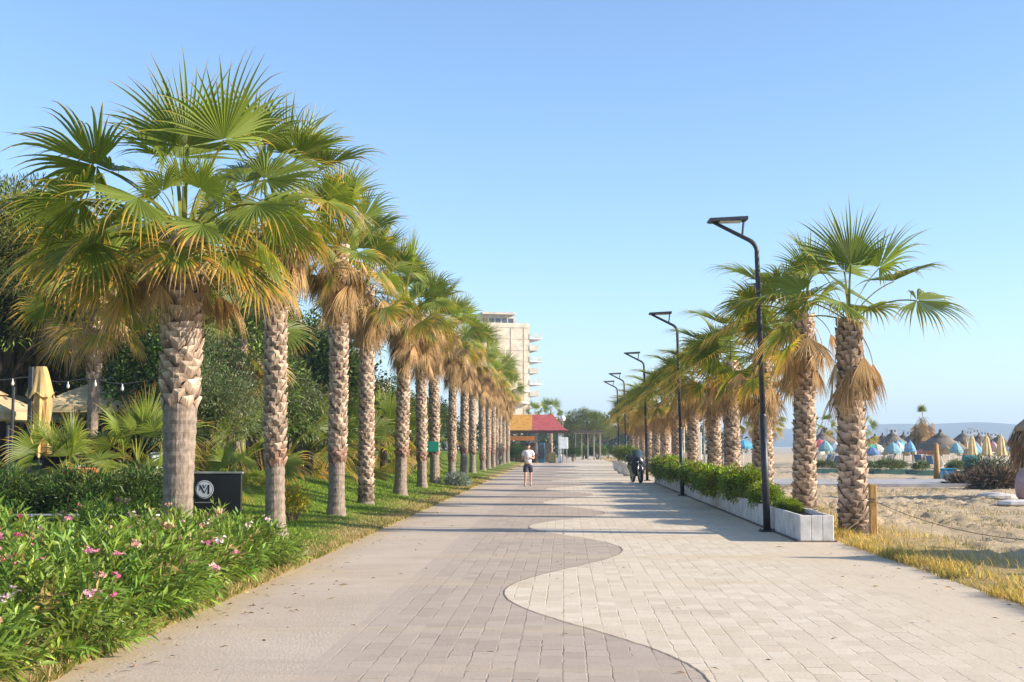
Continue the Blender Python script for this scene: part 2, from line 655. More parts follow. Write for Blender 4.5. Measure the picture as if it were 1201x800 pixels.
def sand_z(x, y):
    e = edgeR(y)
    if x < e + .02:
        return -.02
    z = .02 + .03 * smooth(0, .4, x - e)
    k = smooth(.5, 2.5, x - e) * (.35 + 1.1 * smooth(-.35, .45, mnoise.noise(Vector((x * .32, y * .22, 31)))))
    z += k * (.09 * mnoise.noise(Vector((x * .5, y * .35, 0))) + .06 * mnoise.noise(Vector((x * 1.3, y * .8, 3))) + .075 * mnoise.noise(Vector((x * 3.3, y * 2.4, 9))) + .07 * mnoise.noise(Vector((x * 6.5, y * 4.5, 15))))
    return z


sx_ = np.concatenate([np.arange(4.4, 5.2, .1), np.arange(5.2, 17, .12), np.arange(17, 40, 1.0), np.array([45, 60, 80, 110.])])
sy_ = np.concatenate([np.arange(4, 12, .5), np.arange(12, 52, .15), np.arange(52, 100, 1.2), np.array([105, 120, 140, 170, 240.])])
grid('sand', sx_, sy_, sand_z, mSand)


def hills():
    xs = np.linspace(-900, 3000, 110)
    V, F = [], []
    rows = [(2150, 0), (2350, .55), (2600, 1.0), (3000, .7), (3350, 0)]
    for y, k in rows:
        for x in xs:
            t = x / 1000
            h = 36 + 4 * math.sin(t * 3.1 + .5) + 15 * math.exp(-((x - 890) / 150) ** 2) + 6 * math.exp(-((x - 690) / 90) ** 2) + 2 * math.sin(t * 11) + 1.2 * math.sin(t * 29 + 2)
            h *= smooth(-700, 100, x) * .5 + .5
            V.append((x, y, -1 + k * h))
    n = len(xs)
    for j in range(len(rows) - 1):
        for i in range(n - 1):
            F.append((j * n + i, j * n + i + 1, (j + 1) * n + i + 1, (j + 1) * n + i))
    me = np_mesh('hills', np.array(V), np.array(F), np.ones((len(V), 3)), mHill)
    me.polygons.foreach_set('use_smooth', [True] * len(me.polygons))
    o = place(me, 'hills')
    o['kind'] = 'structure'


hills()

HAZE = True
if HAZE:
    m = bpy.data.materials.new('haze_air')
    m.use_nodes = True
    nt = m.node_tree
    nt.nodes.clear()
    out = nt.nodes.new('ShaderNodeOutputMaterial')
    pv = nt.nodes.new('ShaderNodeVolumePrincipled')
    pv.inputs['Color'].default_value = (.60, .78, 1.0, 1)
    pv.inputs['Density'].default_value = .00042
    pv.inputs['Anisotropy'].default_value = 0.0
    nt.links.new(pv.outputs[0], out.inputs['Volume'])
    b = MB()
    b.box((0, 1500, 49.4), (7000, 4060, 103.2))
    hz = b.build('haze', m)
    hz['kind'] = 'stuff'
    hz['label'] = 'pale blue haze in the air over the promenade and the far hills'


# ------------------------------------------------------------------ fan palms
def frond_mesh(name, pitch, bend, Lp, Rb, nseg=42, spread=118, droop=.8, brown=.25, dead=False, seed=0, fold=0.0, roll=0.0):
    """costapalmate fan leaf in the plane x-z (azimuth 0); origin at the foot of its stalk"""
    r = np.random.default_rng(seed)
    green = np.array((.165, .220, .025)) * (1 + r.normal(0, .10))
    green2 = np.array((.25, .275, .045))
    gold = np.array((.60, .35, .045))
    tan = np.array((.40, .265, .125))
    if dead:
        green = np.array((.42, .265, .115)) * (1 + r.normal(0, .15))
        green2 = green * 1.1
        gold = tan * .95
    b = MB()
    n = 9
    pts, p = [], np.zeros(3)
    for i in range(n):
        a = R(pitch - bend * (i / (n - 1)) ** 1.4)
        pts.append(p.copy())
        if i < n - 1:
            p = p + np.array((math.cos(a), 0, math.sin(a))) * Lp / (n - 1)
    pc = tuple(green2 * .9 + np.array((.03, .02, 0))) if not dead else (.30, .19, .10)
    # flat stalk
    for i in range(n - 1):
        q0, q1 = pts[i], pts[i + 1]
        w0, w1 = .035 - .022 * i / n, .035 - .022 * (i + 1) / n
        if i == 0:
            w0 = .06
        th = .012
        b.add([(q0[0], -w0, q0[2]), (q0[0], w0, q0[2]), (q1[0], w1, q1[2]), (q1[0], -w1, q1[2]),
               (q0[0], 0, q0[2] - th * 2), (q1[0], 0, q1[2] - th * 2)], [(0, 1, 2, 3), (0, 3, 5, 4), (1, 4, 5, 2)], 0, pc)
    a = R(pitch - bend)
    T = np.array((math.cos(a), 0, math.sin(a)))
    Nn = np.array((-math.sin(a), 0, math.cos(a)))
    Bv = np.array((0, 1.0, 0))
    cr, sr = math.cos(roll), math.sin(roll)
    Bv, Nn = Bv * cr + Nn * sr, Nn * cr - Bv * sr
    ts = [0.03, .22, .42, .55, .68, .80, .91, 1.0]
    half = R(spread) / nseg
    base = pts[-1]
    for i in range(nseg):
        u = (i + .5) / nseg * 2 - 1
        al = R(spread) * u
        lift = .10 + .22 * abs(u) - fold * abs(u)
        d0 = T * math.cos(al) + Bv * math.sin(al) + Nn * lift
        # costa curves back: outer leaflets folded down a little
        d0 = d0 / np.linalg.norm(d0)
        side = -T * math.sin(al) + Bv * math.cos(al)
        if r.random() < (.05 if not dead else .12):
            continue
        Lr = Rb * (.86 + .16 * math.cos(al)) * (1 + r.normal(0, .075))
        free = .50 + r.normal(0, .04)
        dr = droop * (1 + r.normal(0, .35))
        c = base + T * .0
        prev = 0.0
        cur = d0.copy()
        row = []
        sway = r.normal(0, .22)
        tipb = np.clip(r.normal(brown, .035 + brown * .3), 0, 1)
        for t in ts:
            st = (t - prev) * Lr
            k = max(0, t - free)
            cur = d0 + np.array((0, 0, -1.0)) * dr * (k * 1.9) ** 1.3 + side * sway * k
            cur = cur / np.linalg.norm(cur)
            c = c + cur * st
            prev = t
            w = min(t, free) * Lr * math.tan(half) * 1.05
            if t > free:
                w *= max(.04, (1 - t) / (1 - free)) * .8
            nn = np.cross(cur, side)
            nn = nn / np.linalg.norm(nn)
            if nn[2] < 0 and not dead:
                pass
            pl = .55 * w
            # colour
            col = green * (1 - .35 * t) + green2 * .35 * t
            x = t - (1 - tipb)
            if x > -.16:
                col = col * (1 - min(1, (x + .16) / .16)) + gold * min(1, (x + .16) / .16)
            if x > 0.05:
                k2 = min(1, (x - .05) / .15)
                col = col * (1 - k2) + tan * k2
            row.append((c - side * w, c + nn * pl, c + side * w, tuple(col)))
        vs, cs, fs = [], [], []
        for (l, m_, rr, cc) in row:
            vs += [l, m_, rr]
            cs += [cc] * 3
        for j in range(len(row) - 1):
            o = j * 3
            fs += [(o, o + 1, o + 4, o + 3), (o + 1, o + 2, o + 5, o + 4)]
        bi = b.add(vs, fs, 0)
        b.c[bi:bi + len(cs)] = cs
    me = bpy.data.meshes.new(name)
    me.from_pydata([tuple(v) for v in b.v], [], b.f)
    me.materials.append(mDead if dead else mFrond)
    ca = me.color_attributes.new('Col', 'FLOAT_COLOR', 'POINT')
    arr = np.ones((len(b.v), 4), np.float32)
    arr[:, :3] = np.clip(np.array([np.array(c) for c in b.c]), .004, .9)
    ca.data.foreach_set('color', arr.ravel())
    me.update()
    return me


LIVE = {}   # pitch class -> meshes
_sd = 100
for pc, bend, Lp, Rb, dr, br, sp in ((86, 10, 1.05, 1.20, .25, .03, 92), (70, 22, 1.25, 1.20, .45, .05, 112), (52, 34, 1.35, 1.20, .7, .08, 122), (34, 44, 1.40, 1.18, .9, .12, 125),
                                     (16, 50, 1.40, 1.15, 1.0, .28, 122), (-4, 48, 1.30, 1.12, 1.0, .42, 118), (-26, 42, 1.15, 1.08, .9, .52, 108), (-46, 30, 1.0, 1.02, .7, .68, 95)):
    LIVE[pc] = []
    for v in range(5):
        _sd += 1
        low = pc <= 34
        LIVE[pc].append(frond_mesh('frond', pc, bend + (0, 6, 10, 2, 14)[v], Lp * (1, .93, .86, 1.05, .8)[v], Rb * (1, .95, .9, 1.04, .93)[v], 40, sp * (1, .96, .9, .82, .9)[v], dr * (1.1, 1.4, 1.8, 1.2, 2.1)[v], br * (1, 1.2, .8, 1.1, 1.5)[v], False, _sd,
                                   (.28 if low else .0) + (0, .15, .25, .1, .3)[v], (0, .65, -.65, 1.15, -1.1)[v] * (.8 if low else 1)))
DEAD = []
for v in range(7):
    _sd += 1
    DEAD.append(frond_mesh('dead_frond', (-30, -45, -58, -66, -72, -78, -80)[v], (40, 36, 26, 20, 14, 9, 8)[v], (.85, .8, .75, .7, .65, .7, .6)[v], (.95, .95, .95, .9, .95, 1.0, .9)[v], 22, (62, 52, 46, 40, 34, 30, 26)[v], 1.3, .45, True, _sd, .3))
PCS = sorted(LIVE, reverse=True)


def trunk_mesh(hs, ht, r0, r1, seed, rough_bottom=False, rings=True):
    """hs: top of the smooth part, ht: full height"""
    r = random.Random(seed)
    b = MB()
    n, dz = 22, .05
    nz = int(ht / dz)
    vs, fs, cs = [], [], []
    for j in range(nz + 1):
        z = j * dz - .1
        t = max(0, z) / ht
        rad = r0 + (r1 - r0) * t + .07 * math.exp(-max(0, z) / .22)
        ring = .006 * math.sin(z * 40 + r.random())
        for k in range(n):
            a = 2 * math.pi * k / n
            rr = rad + ring + .012 * mnoise.noise(Vector((math.cos(a) * 2.5, math.sin(a) * 2.5, z * .8 + seed)))
            vs.append((rr * math.cos(a), rr * math.sin(a), z))
            q = .78 + .4 * r.random()
            if z < hs:
                base = (.235 * q, .185 * q, .145 * q)
            else:
                base = (.085 * q, .06 * q, .043 * q)
            cs.append(base)
    for j in range(nz):
        for k in range(n):
            k2 = (k + 1) % n
            fs.append((j * n + k, j * n + k2, (j + 1) * n + k2, (j + 1) * n + k))
    fs.append(tuple(range(nz * n, nz * n + n)))
    bi = b.add(vs, fs)
    b.c[bi:bi + len(cs)] = cs
    z = hs
    row = 0
    per = 7
    while z < ht - .04:
        t = z / ht
        rad = r0 + (r1 - r0) * t
        for k in range(per):
            a = 2 * math.pi * (k + .5 * (row % 2) + r.uniform(-.10, .10)) / per + row * .045
            hw = math.pi / per * r.uniform(.92, 1.16)
            zz = z + r.uniform(-.025, .025)
            up = r.uniform(.065, .125)
            out = r.uniform(.03, .072)
            if r.random() < .08:
                out *= 1.6
            def pt(da, dz_, rr):
                return (rr * math.cos(a + da), rr * math.sin(a + da), zz + dz_)
            sk_ = r.uniform(-.12, .12)
            pts = [pt(0, -.10, rad + .002), pt(hw, 0, rad + .012), pt(hw * .62 + sk_, up * r.uniform(.7, 1.1), rad + out), pt(-hw * .62 + sk_, up * r.uniform(.7, 1.1), rad + out * r.uniform(.75, 1.1)), pt(-hw, 0, rad + .012),
                   pt(hw * .45 + sk_, up - .035, rad - .03), pt(-hw * .45 + sk_, up - .035, rad - .03), pt(sk_ * .5, up * .30, rad + out * .62 + .012)]
            q = r.uniform(.68, 1.25)
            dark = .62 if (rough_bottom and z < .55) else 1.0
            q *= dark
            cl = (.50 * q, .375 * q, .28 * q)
            cd = (.20 * q, .135 * q, .092 * q)
            if .5 < hs < 2 and zz < hs + .2:
                cl, cd = (.40 * q, .25 * q, .185 * q), (.19 * q, .095 * q, .07 * q)
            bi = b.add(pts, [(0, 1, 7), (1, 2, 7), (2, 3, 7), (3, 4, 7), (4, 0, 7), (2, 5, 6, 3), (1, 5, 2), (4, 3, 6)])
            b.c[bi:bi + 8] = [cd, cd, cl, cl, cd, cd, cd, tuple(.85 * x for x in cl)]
        z += .088
        row += 1
    me = bpy.data.meshes.new('trunk')
    me.from_pydata(b.v, [], b.f)
    me.materials.append(mTrunk)
    ca = me.color_attributes.new('Col', 'FLOAT_COLOR', 'POINT')
    arr = np.ones((len(b.v), 4), np.float32)
    arr[:, :3] = np.array(b.c)
    ca.data.foreach_set('color', arr.ravel())
    me.update()
    return me


def crown(root, zc, n_live, n_dead, seed, pmin=-46, scale=1.0, rtop=.2, bias=None, extra=(), dead_drop=.75, pmax=86, tall={}, n_gold=0):
    r = random.Random(seed)
    az = r.uniform(0, 6.28)
    usable = [p for p in PCS if pmin <= p <= pmax]
    for i in range(n_live):
        t = (i + .5) / n_live
        az += 2.39996 + r.uniform(-.3, .3)
        pc = usable[min(len(usable) - 1, int(t ** .85 * len(usable)))]
        if bias is not None and pc < 60 and r.random() < bias[1]:
            az_ = bias[0] + r.gauss(0, .55)
        else:
            az_ = az
        me = r.choice(LIVE[pc])
        o = place(me, 'frond', root, (math.cos(az_) * rtop * .6 * t, math.sin(az_) * rtop * .6 * t, zc - .55 * t * scale), az_, scale * r.uniform(.88, 1.08) * tall.get(pc, 1.0))
        o.rotation_euler = (r.uniform(-.16, .16), r.uniform(-.10, .10), az_)
    for (a_, pc, v, s) in extra:
        o = place(LIVE[pc][v], 'frond', root, (0, 0, zc - .2), R(a_), s * scale)
    for i in range(n_dead):
        az += 2.39996 + r.uniform(-.4, .4)
        t = (i + .5) / n_dead
        v = min(6, int(t * 6.4 * r.uniform(.6, 1.1)))
        o = place(DEAD[v], 'dead_frond', root, (math.cos(az) * rtop * .9, math.sin(az) * rtop * .9, zc - .02 - (dead_drop + .3) * t), az, scale * r.uniform(.7, 1.12))
        o.rotation_euler = (r.uniform(-.12, .12), r.uniform(-.1, .1), az)
    for i in range(n_gold):
        az += 2.39996 + r.uniform(-.4, .4)
        o = place(r.choice(LIVE[-26] if i % 2 else LIVE[-46]), 'frond', root, (math.cos(az) * rtop * .7, math.sin(az) * rtop * .7, zc - .3), az, scale * r.uniform(.72, .95))
        o.rotation_euler = (r.uniform(-.2, .2), r.uniform(-.1, .1), az)


def fan_palm(loc, h, hs, r0, r1, n_live, n_dead, seed, label, group, scale=1.0, rough=False, pmin=-46, bias=None, extra=(), dead_drop=.75, lean=(0, 0), name='palm_tree', rz=0, pmax=86, tall={}, n_gold=0):
    root = empty(name, loc, label, 'palm tree', group)
    root.rotation_euler = (lean[0], lean[1], 0)
    place(trunk_mesh(hs, h, r0, r1, seed, rough), 'trunk', root)
    crown(root, h + .05, n_live, n_dead, seed, pmin, scale, r1, bias, extra, dead_drop, pmax, tall, n_gold)
    return root


ORD = ['first', 'second', 'third', 'fourth', 'fifth', 'sixth', 'seventh', 'eighth', 'ninth', 'tenth', 'eleventh', 'twelfth', 'thirteenth', 'fourteenth', 'fifteenth', 'sixteenth', 'seventeenth', 'eighteenth']
LX = -5.0
left_x = [210, 325, 391, 433, 468.5, 494.5, 512.5, 529, 543.5, 555.5, 566]
lab_left = [
    'nearest left palm, grey smooth lower trunk rising behind the pink oleanders',
    'second palm of the left row, torn bark ring where smooth trunk meets criss-cross bark',
    'third palm of the left row, smooth foot standing at the edge of the dry grass',
    'fourth palm of the left row, rough shaggy bark down to a ragged foot',
    'fifth palm of the left row, slim pale trunk on the green lawn bank',
    'sixth palm of the left row, dark lower trunk just before the small teal sign',
    'seventh palm of the left row, carrying the small teal sign on its trunk',
    'eighth palm of the left row, standing by the silvery grey shrub',
]


def solveY(px, X, z=1.65):
    lo, hi = 5.0, 400.0
    for _ in range(60):
        mid = (lo + hi) / 2
        d = CM.transposed() @ Vector((X, mid, z - CAMZ))
        x = CX + FPX * d.x / -d.z
        if (X < 0 and x < px) or (X > 0 and x > px):
            lo = mid
        else:
            hi = mid
    return (lo + hi) / 2


leftY = [solveY(x, LX) for x in left_x]
while len(leftY) < 17:
    leftY.append(leftY[-1] + 5.4)
left_h = [4.42, 6.0, 6.0, 5.85, 6.0, 6.35, 6.6, 6.5, 6.85, 6.7, 6.9, 6.5, 6.8, 6.6, 6.7, 6.5, 6.4]
left_hs = [2.15, 1.30, 1.25, .15, 1.25, 1.05, 1.25, .9, 1.2, 1.1, .7, 1.2, 1.0, 1.1, .8, 1.1, 1.2]
for i, y in enumerate(leftY):
    lab = lab_left[i] if i < len(lab_left) else '%s palm of the left row, counting from the near end' % ORD[i]
    z = gz(LX, y)
    r0 = .205 if i else .205
    r1 = .235 if i == 0 else .20
    if i == 0:
        r1 = .30
    ex = ()
    if i == 0:
        # the nearest palm: three upright fans, long ones to the left, three low ones in front
        root = empty('palm_tree', (LX, y, z), lab, 'palm tree', 'palms in the row along the lawn')
        place(trunk_mesh(2.15, 4.42, .172, .265, 20), 'trunk', root)
        zc = 4.42
        for (a_, pc, v, s_, dz) in ((-70, 86, 0, 1.0, 0), (-30, 70, 0, 1.0, 0), (175, 86, 1, 1.0, 0), (120, 70, 0, 1.0, 0), (200, 52, 1, 1.02, 0), (165, 52, 0, 1.0, 0), (185, 34, 0, 1.05, -.1), (215, 34, 1, 1.0, -.1), (170, 16, 1, 1.05, -.15), (195, 16, 0, 1.0, -.2),
                                    (225, 16, 2, .98, -.2), (-100, 34, 2, .95, -.1), (-62, 16, 0, .78, -.1), (-125, 16, 1, .85, -.1), (-30, 34, 1, .98, -.15), (5, 34, 2, .95, -.1), (15, 52, 1, .95, 0), (-15, 16, 2, .85, -.2),
                                    (60, 52, 0, .95, 0), (90, 34, 0, .95, -.1), (130, 34, 1, .95, -.1), (55, 16, 1, .95, -.2), (110, 16, 1, .95, -.2), (150, 16, 2, .95, -.2), (180, -4, 1, .88, -.2), (210, -4, 2, .8, -.2), (-40, -4, 0, .68, -.1), (240, -4, 1, .66, -.15), (-5, -4, 1, .8, -.2), (40, 86, 2, .62, 0), (-80, 86, 1, .55, 0), (-140, 70, 2, .5, 0), (-45, 70, 2, .52, 0), (-100, 52, 1, .5, 0), (185, -26, 1, .8, -.2), (-75, -4, 0, .68, -.1)):
            o = place(LIVE[pc][v], 'frond', root, (math.cos(R(a_)) * .12, math.sin(R(a_)) * .12, zc + dz), R(a_), s_)
        rr = random.Random(12)
        for k in range(16):
            a_ = rr.uniform(0, 6.28) if k > 5 else R((150, 180, 205, 235, -20, 10)[k])
            place(DEAD[k % 5], 'dead_frond', root, (math.cos(a_) * .26, math.sin(a_) * .26, zc - .25 - .02 * k), a_, rr.uniform(.45, .65))
        continue
    ex = ()
    if i == 1:
        ex = ((10, 52, 0, 1.15), (-30, 16, 0, 1.15), (-80, 34, 1, 1.1))
    near = i < 8
    rv = random.Random(900 + i)
    fan_palm((LX + rv.uniform(-.08, .08), y, z), left_h[i] - z, left_hs[i], .165 + rv.uniform(-.012, .02), .155 + rv.uniform(-.01, .02), 17 if near else 14, 50 if near else 44, 20 + i, lab, 'palms in the row along the lawn',
             .77 + rv.uniform(-.06, .08), i == 3, pmin=-4, extra=ex, lean=(rv.uniform(-.02, .02), rv.uniform(-.025, .025)), dead_drop=.55 + .14 * max(0, min(6, i - 2)) + rv.uniform(-.15, .25), tall={86: 1.34, 70: 1.25, 52: 1.12}, n_gold=7)

RX = 5.3
right_x = [1000, 940, 892.5, 862.5, 836, 811]
rightY = [solveY(x, RX, 1.0) for x in right_x]
while len(rightY) < 13:
    rightY.append(rightY[-1] + 6.3)
lab_right = [
    'nearest right palm, sparse fronds with one long bare stalk, beside the wooden post',
    'second palm of the right row, behind the planter end with a ragged dead frond skirt',
    'third palm of the right row, just left of the nearest street lamp pole',
    'fourth palm of the right row, left of the two dark thin posts on the sand',
    'fifth palm of the right row, between the dark thin posts and the white panel',
    'sixth palm of the right row, beside the white panel and second street lamp',
]
right_h = [4.0, 4.65, 4.2, 4.3, 4.1, 4.4, 4.2, 4.2, 4.1, 4.2, 4.0, 4.2, 4.1]
for i, y in enumerate(rightY):
    lab = lab_right[i] if i < len(lab_right) else '%s palm of the right row, counting from the near end' % ORD[i]
    if i == 0:
        root = empty('palm_tree', (RX, y, .03), lab, 'palm tree', 'palms in the row by the beach')
        place(trunk_mesh(.05, right_h[i], .245, .20, 70, True), 'trunk', root)
        zc = right_h[i] + .05
        for (a_, pc, v, s) in ((-80, 86, 0, 1.0), (100, 86, 1, 1.0), (-20, 70, 1, .98), (150, 70, 0, .92), (15, 52, 0, .92), (-15, 34, 1, 1.0), (180, 34, 0, 1.0), (195, 16, 1, .95), (165, 52, 2, .9), (-110, 34, 2, .85), (80, 52, 1, .9), (60, 34, 0, .9), (215, 34, 1, .9)):
            o = place(LIVE[pc][v], 'frond', root, (0, 0, zc - .12), R(a_), s)
        rr = random.Random(3)
        for k in range(13):
            a_ = R((-60, -20, 10, -100, 30, -45, 200, 170, -75, 0, 100, 60, -120)[k])
            place(DEAD[(3, 4, 2, 5, 3, 6, 4, 5, 6, 5, 4, 3, 6)[k]], 'dead_frond', root, (math.cos(a_) * .2, math.sin(a_) * .2, zc - .25 - .03 * k), a_, rr.uniform(.75, 1.0))
        continue
    rv = random.Random(700 + i)
    fan_palm((RX + rv.uniform(-.1, .1), y, .03), right_h[i], .05, .235 + rv.uniform(-.02, .02), .195 + rv.uniform(-.02, .02), (13 if i < 2 else 14), 20, 70 + i, lab, 'palms in the row by the beach', .86 + rv.uniform(-.06, .06), True, pmin=-4, bias=(math.pi, .4), dead_drop=.5 + rv.uniform(-.1, .3),
             extra=((180, 16, 0, 1.2), (195, 34, 1, 1.2), (170, 52, 0, 1.15)), lean=(rv.uniform(-.02, .02), rv.uniform(-.025, .02)))

exec_parts = True


# ------------------------------------------------------------------ street lamps
def make_lamp():
    root = empty('street_lamp', (0, 0, 0), 'x', 'street lamp', 'street lamps along the planter')
    b = MB()
    b.tube([(0, 0, 0), (0, 0, 2.2)], [.070, .066], 14)
    b.tube([(0, 0, 2.2), (0, 0, 2.24)], [.066, .054], 14, cap=False)
    path = [(0, 0, 2.24), (0, 0, 4.3), (-.005, 0, 5.36)]
    for k in range(1, 7):
        a = R(62) * k / 6
        path.append((-.28 * (1 - math.cos(a)), 0, 5.38 + .28 * math.sin(a)))
    e = Vector(path[-1])
    d = Vector((-math.sin(R(62)), 0, math.cos(R(62))))
    path.append(tuple(e + d * .78))
    b.tube(path, [.054, .050, .046, .045, .045, .045, .045, .045, .043, .034], 14)
    b.build('pole', mMetal, root, True)
    tip = e + d * .78
    b = MB()
    x0, x1, zt = tip.x - .10, tip.x + .66, tip.z + .045
    b.prism([(x0, zt - .03), (x0 + .05, zt - .05), (x1, zt - .03), (x1, zt + .035), (x0 + .02, zt + .01)], -.17, .17)
    hd = b.build('lamp_head', mMetal, root)
    b = MB()
    b.box(((x0 + x1) / 2 + .05, 0, zt - .052), (.42, .24, .012))
    b.build('diffuser', mWhite, hd)
    b = MB()
    b.tube([(x1 - .06, .0, zt - .03), (x1 - .10, 0, zt - .33)], .022, 8)
    b.build('strut', mMetal, root)
    b = MB()
    b.box((0, 0, .012), (.3, .3, .024), bev=.006)
    for sx in (-.11, .11):
        for sy in (-.11, .11):
            b.lathe([(.016, .024), (.016, .05), (.008, .055)], (sx, sy, 0), 8)
    b.build('base_plate', mMetal, root)
    b = MB()
    b.box((-.066, 0, .75), (.02, .08, .3), bev=.005)
    b.build('access_door', mMetal, root)
    return root


lamp0 = make_lamp()
LAB = ['nearest and tallest street lamp, standing at the near end of the planter', 'second street lamp from the near end, against the leafy part of the planter',
       'third street lamp, just right of the parked scooter', 'fourth street lamp, rising left of the scooter at the far planters', 'fifth and farthest street lamp, leftmost of the row']
lampY = [24.0, 41.0, 58.6, 75.4, 84.5]
for i, y in enumerate(lampY):
    o = lamp0 if i == 0 else copy_tree(lamp0)
    o.location = ((3.86, 3.86, 3.88, 3.75, 3.72)[i], y, .021)
    o.rotation_euler = (0, R(-1.1), R((2, -1, 1, 3, -2)[i]))
    o['label'] = LAB[i]

# small far lights along the path
# ------------------------------------------------------------------ planter with shrubs
root = empty('planter', (4.0, 21.5, .02), 'long low whitewashed concrete planter box running beside the promenade', 'planter')
b = MB()
L = 34.0
npan = 34
rr = random.Random(5)
for side, x in ((0, .03), (1, .55)):
    for k in range(npan):
        y0 = L * k / npan
        dx = rr.uniform(-.008, .008)
        b.box((x + dx, y0 + .5, .225), (.06, .985, .45 + rr.uniform(-.012, .012)), rr.uniform(-.006, .006), bev=.008)
for k in range(3):
    b.box((.10 + .19 * k, -.035, .225), (.186, .06, .45), bev=.008)
b.build('planter_wall', mConc, root)
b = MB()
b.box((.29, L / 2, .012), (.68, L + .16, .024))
b.build('plinth', M_plain('dark_base', (.16, .12, .10), .9, .3, 8), root)  # flat strip under the walls, darker brown than the concrete
b = MB()
V = []
b.box((.29, L / 2, .33), (.455, L - .1, .10))
b.build('soil', mSoil, root)


def clump_cloud(n_cl, per, ext, cl_r, shape='ell', zmin=-1, squash=1.0, shell=.55):
    """points gathered into clumps inside an ellipsoid of half extents ext; returns points and outward directions"""
    u = nrm(rng.normal(size=(n_cl, 3)))
    u[:, 2] = np.where(u[:, 2] < zmin, -u[:, 2] * .5, u[:, 2])
    rad = shell + (1 - shell) * rng.random(n_cl) ** .5
    c = u * rad[:, None] * np.array(ext)
    c *= (1 + rng.normal(0, .13, (n_cl, 1)))
    k = rng.integers(int(per * .6), int(per * 1.4) + 1, n_cl)
    idx = np.repeat(np.arange(n_cl), k)
    d = nrm(rng.normal(size=(len(idx), 3)))
    rr_ = rng.random(len(idx)) ** .45
    pts = c[idx] + d * (rr_ * cl_r)[:, None] * np.array((1, 1, squash))
    dirs = nrm(d * .8 + u[idx] * .5 + rng.normal(0, .35, (len(idx), 3)))
    return pts, dirs, idx, c


def bush_mesh(name, ext, n_cl, per, cl_r, lL, lW, col, mat=None, droop=.3, var=.3, col2=None, zmin=-.35, lift=None):
    pts, dirs, idx, c = clump_cloud(n_cl, per, ext, cl_r, zmin=zmin)
    pts[:, 2] += ext[2] if lift is None else lift
    keep = pts[:, 2] > .01
    pts, dirs, idx = pts[keep], dirs[keep], idx[keep]
    cc = pick(col, n_cl, var * .7, .10)
    if col2 is not None:
        s = rng.random(n_cl) < .3
        cc[s] = pick(col2, int(s.sum()), var * .6, .1)
    C = np.clip(cc[idx] * (1 + rng.normal(0, var * .5, (len(idx), 1))), .004, .9)
    dirs[:, 2] += .15
    return leaves(name, pts, dirs, lL * (1 + rng.normal(0, .2, len(pts))), lW * (1 + rng.normal(0, .2, len(pts))), C, mat or mLeaf, droop)


def stems_mesh(n, spread, h, r=.012, col=(.13, .09, .05)):
    b = MB()
    for k in range(n):
        a = random.uniform(0, 6.28)
        d = random.uniform(.2, 1) * spread
        p0 = (math.cos(a) * d * .15, math.sin(a) * d * .15, -.03)
        p1 = (math.cos(a) * d * .5, math.sin(a) * d * .5, h * .5)
        p2 = (math.cos(a) * d, math.sin(a) * d, h * random.uniform(.75, 1))
        b.tube([p0, p1, p2], [r, r * .8, r * .4], 5, col=col)
    return b.mesh('stems', mBark)


PB = [bush_mesh('foliage', (.50, 1.15, .36), 210, 40, .16, .085, .036, (.165, .235, .014), col2=(.26, .28, .014), zmin=-.6, lift=.36) for _ in range(3)]
PS = stems_mesh(14, .4, .55)
labs = ['yellowish trailing shrub tuft at the sparse near end of the planter', 'bright green shrub in the planter behind the nearest lamp', 'large bright green shrub spilling over the planter wall between first and second lamps',
        'rounded green shrub in the planter just before the second lamp', 'low planter shrub at the foot of the second lamp', 'tall green shrub in the planter beyond the second lamp', 'dense yellow green shrub midway along the far half of the planter',
        'darker planter shrub close behind the third lamp', 'last planter shrub beside the parked scooter']
for i, (y, s, dx) in enumerate(((24.1, .42, .0), (26.6, .70, -.02), (29.6, 1.0, -.06), (33.2, 1.12, -.12), (36.8, 1.0, -.08), (40.6, .95, -.02), (44.4, 1.2, -.1), (48.4, 1.2, -.1), (52.4, 1.1, -.1))):
    o = empty('planter_shrub', (4.29 + dx, y, .39), labs[i], 'shrub', 'shrubs in the long planter', scale=(s * .92, s * 1.3, s * (.84 + .1 * (i % 3))))
    place(PB[i % 3], 'foliage', o, (0, 0, -.06), random.choice((0, math.pi)))
    place(PS, 'stems', o)

# ------------------------------------------------------------------ wooden post with rope
pr = empty('wooden_post', P(1025, 645, 22.6 * 1.0) * 1.0, 'short square timber post with a rope, beside the nearest right palm', 'post', 'rope posts on the sand edge')
pr.location.z = .02
b = MB()
b.box((0, 0, .46), (.125, .125, .96), bev=.012)
b.build('post', mWood, pr)
b = MB()
b.tube([(0, 0, .0)] + [(math.cos(a) * .085, math.sin(a) * .085, .70 + .01 * a) for a in np.linspace(0, 12.5, 30)][1:], .008, 6)
b = MB()
b.tube([(math.cos(a) * .088, math.sin(a) * .088, .60 + .008 * a) for a in np.linspace(0, 12.5, 36)], .011, 6)
b.build('rope_binding', mRope, pr)
p2 = copy_tree(pr)
p2.location = (7.9, 15.6, .02)
p2.rotation_euler = (0, 0, .3)
p2['label'] = 'timber rope post just past the right edge of the view'
a, c = Vector(pr.location) + Vector((.08, 0, .62)), Vector(p2.location) + Vector((-.08, 0, .62))
b = MB()
pts = []
for k in range(25):
    t = k / 24
    q = a.lerp(c, t)
    q.z -= .38 * 4 * t * (1 - t)
    pts.append(q)
b.tube(pts, .007, 6)
o = b.build('rope', mRope, None, True)
tag(o, 'thin sagging rope strung from the timber post over the sand', 'rope')
b = MB()
q0 = Vector(pr.location) + Vector((-.08, 0, .62))
pts = []
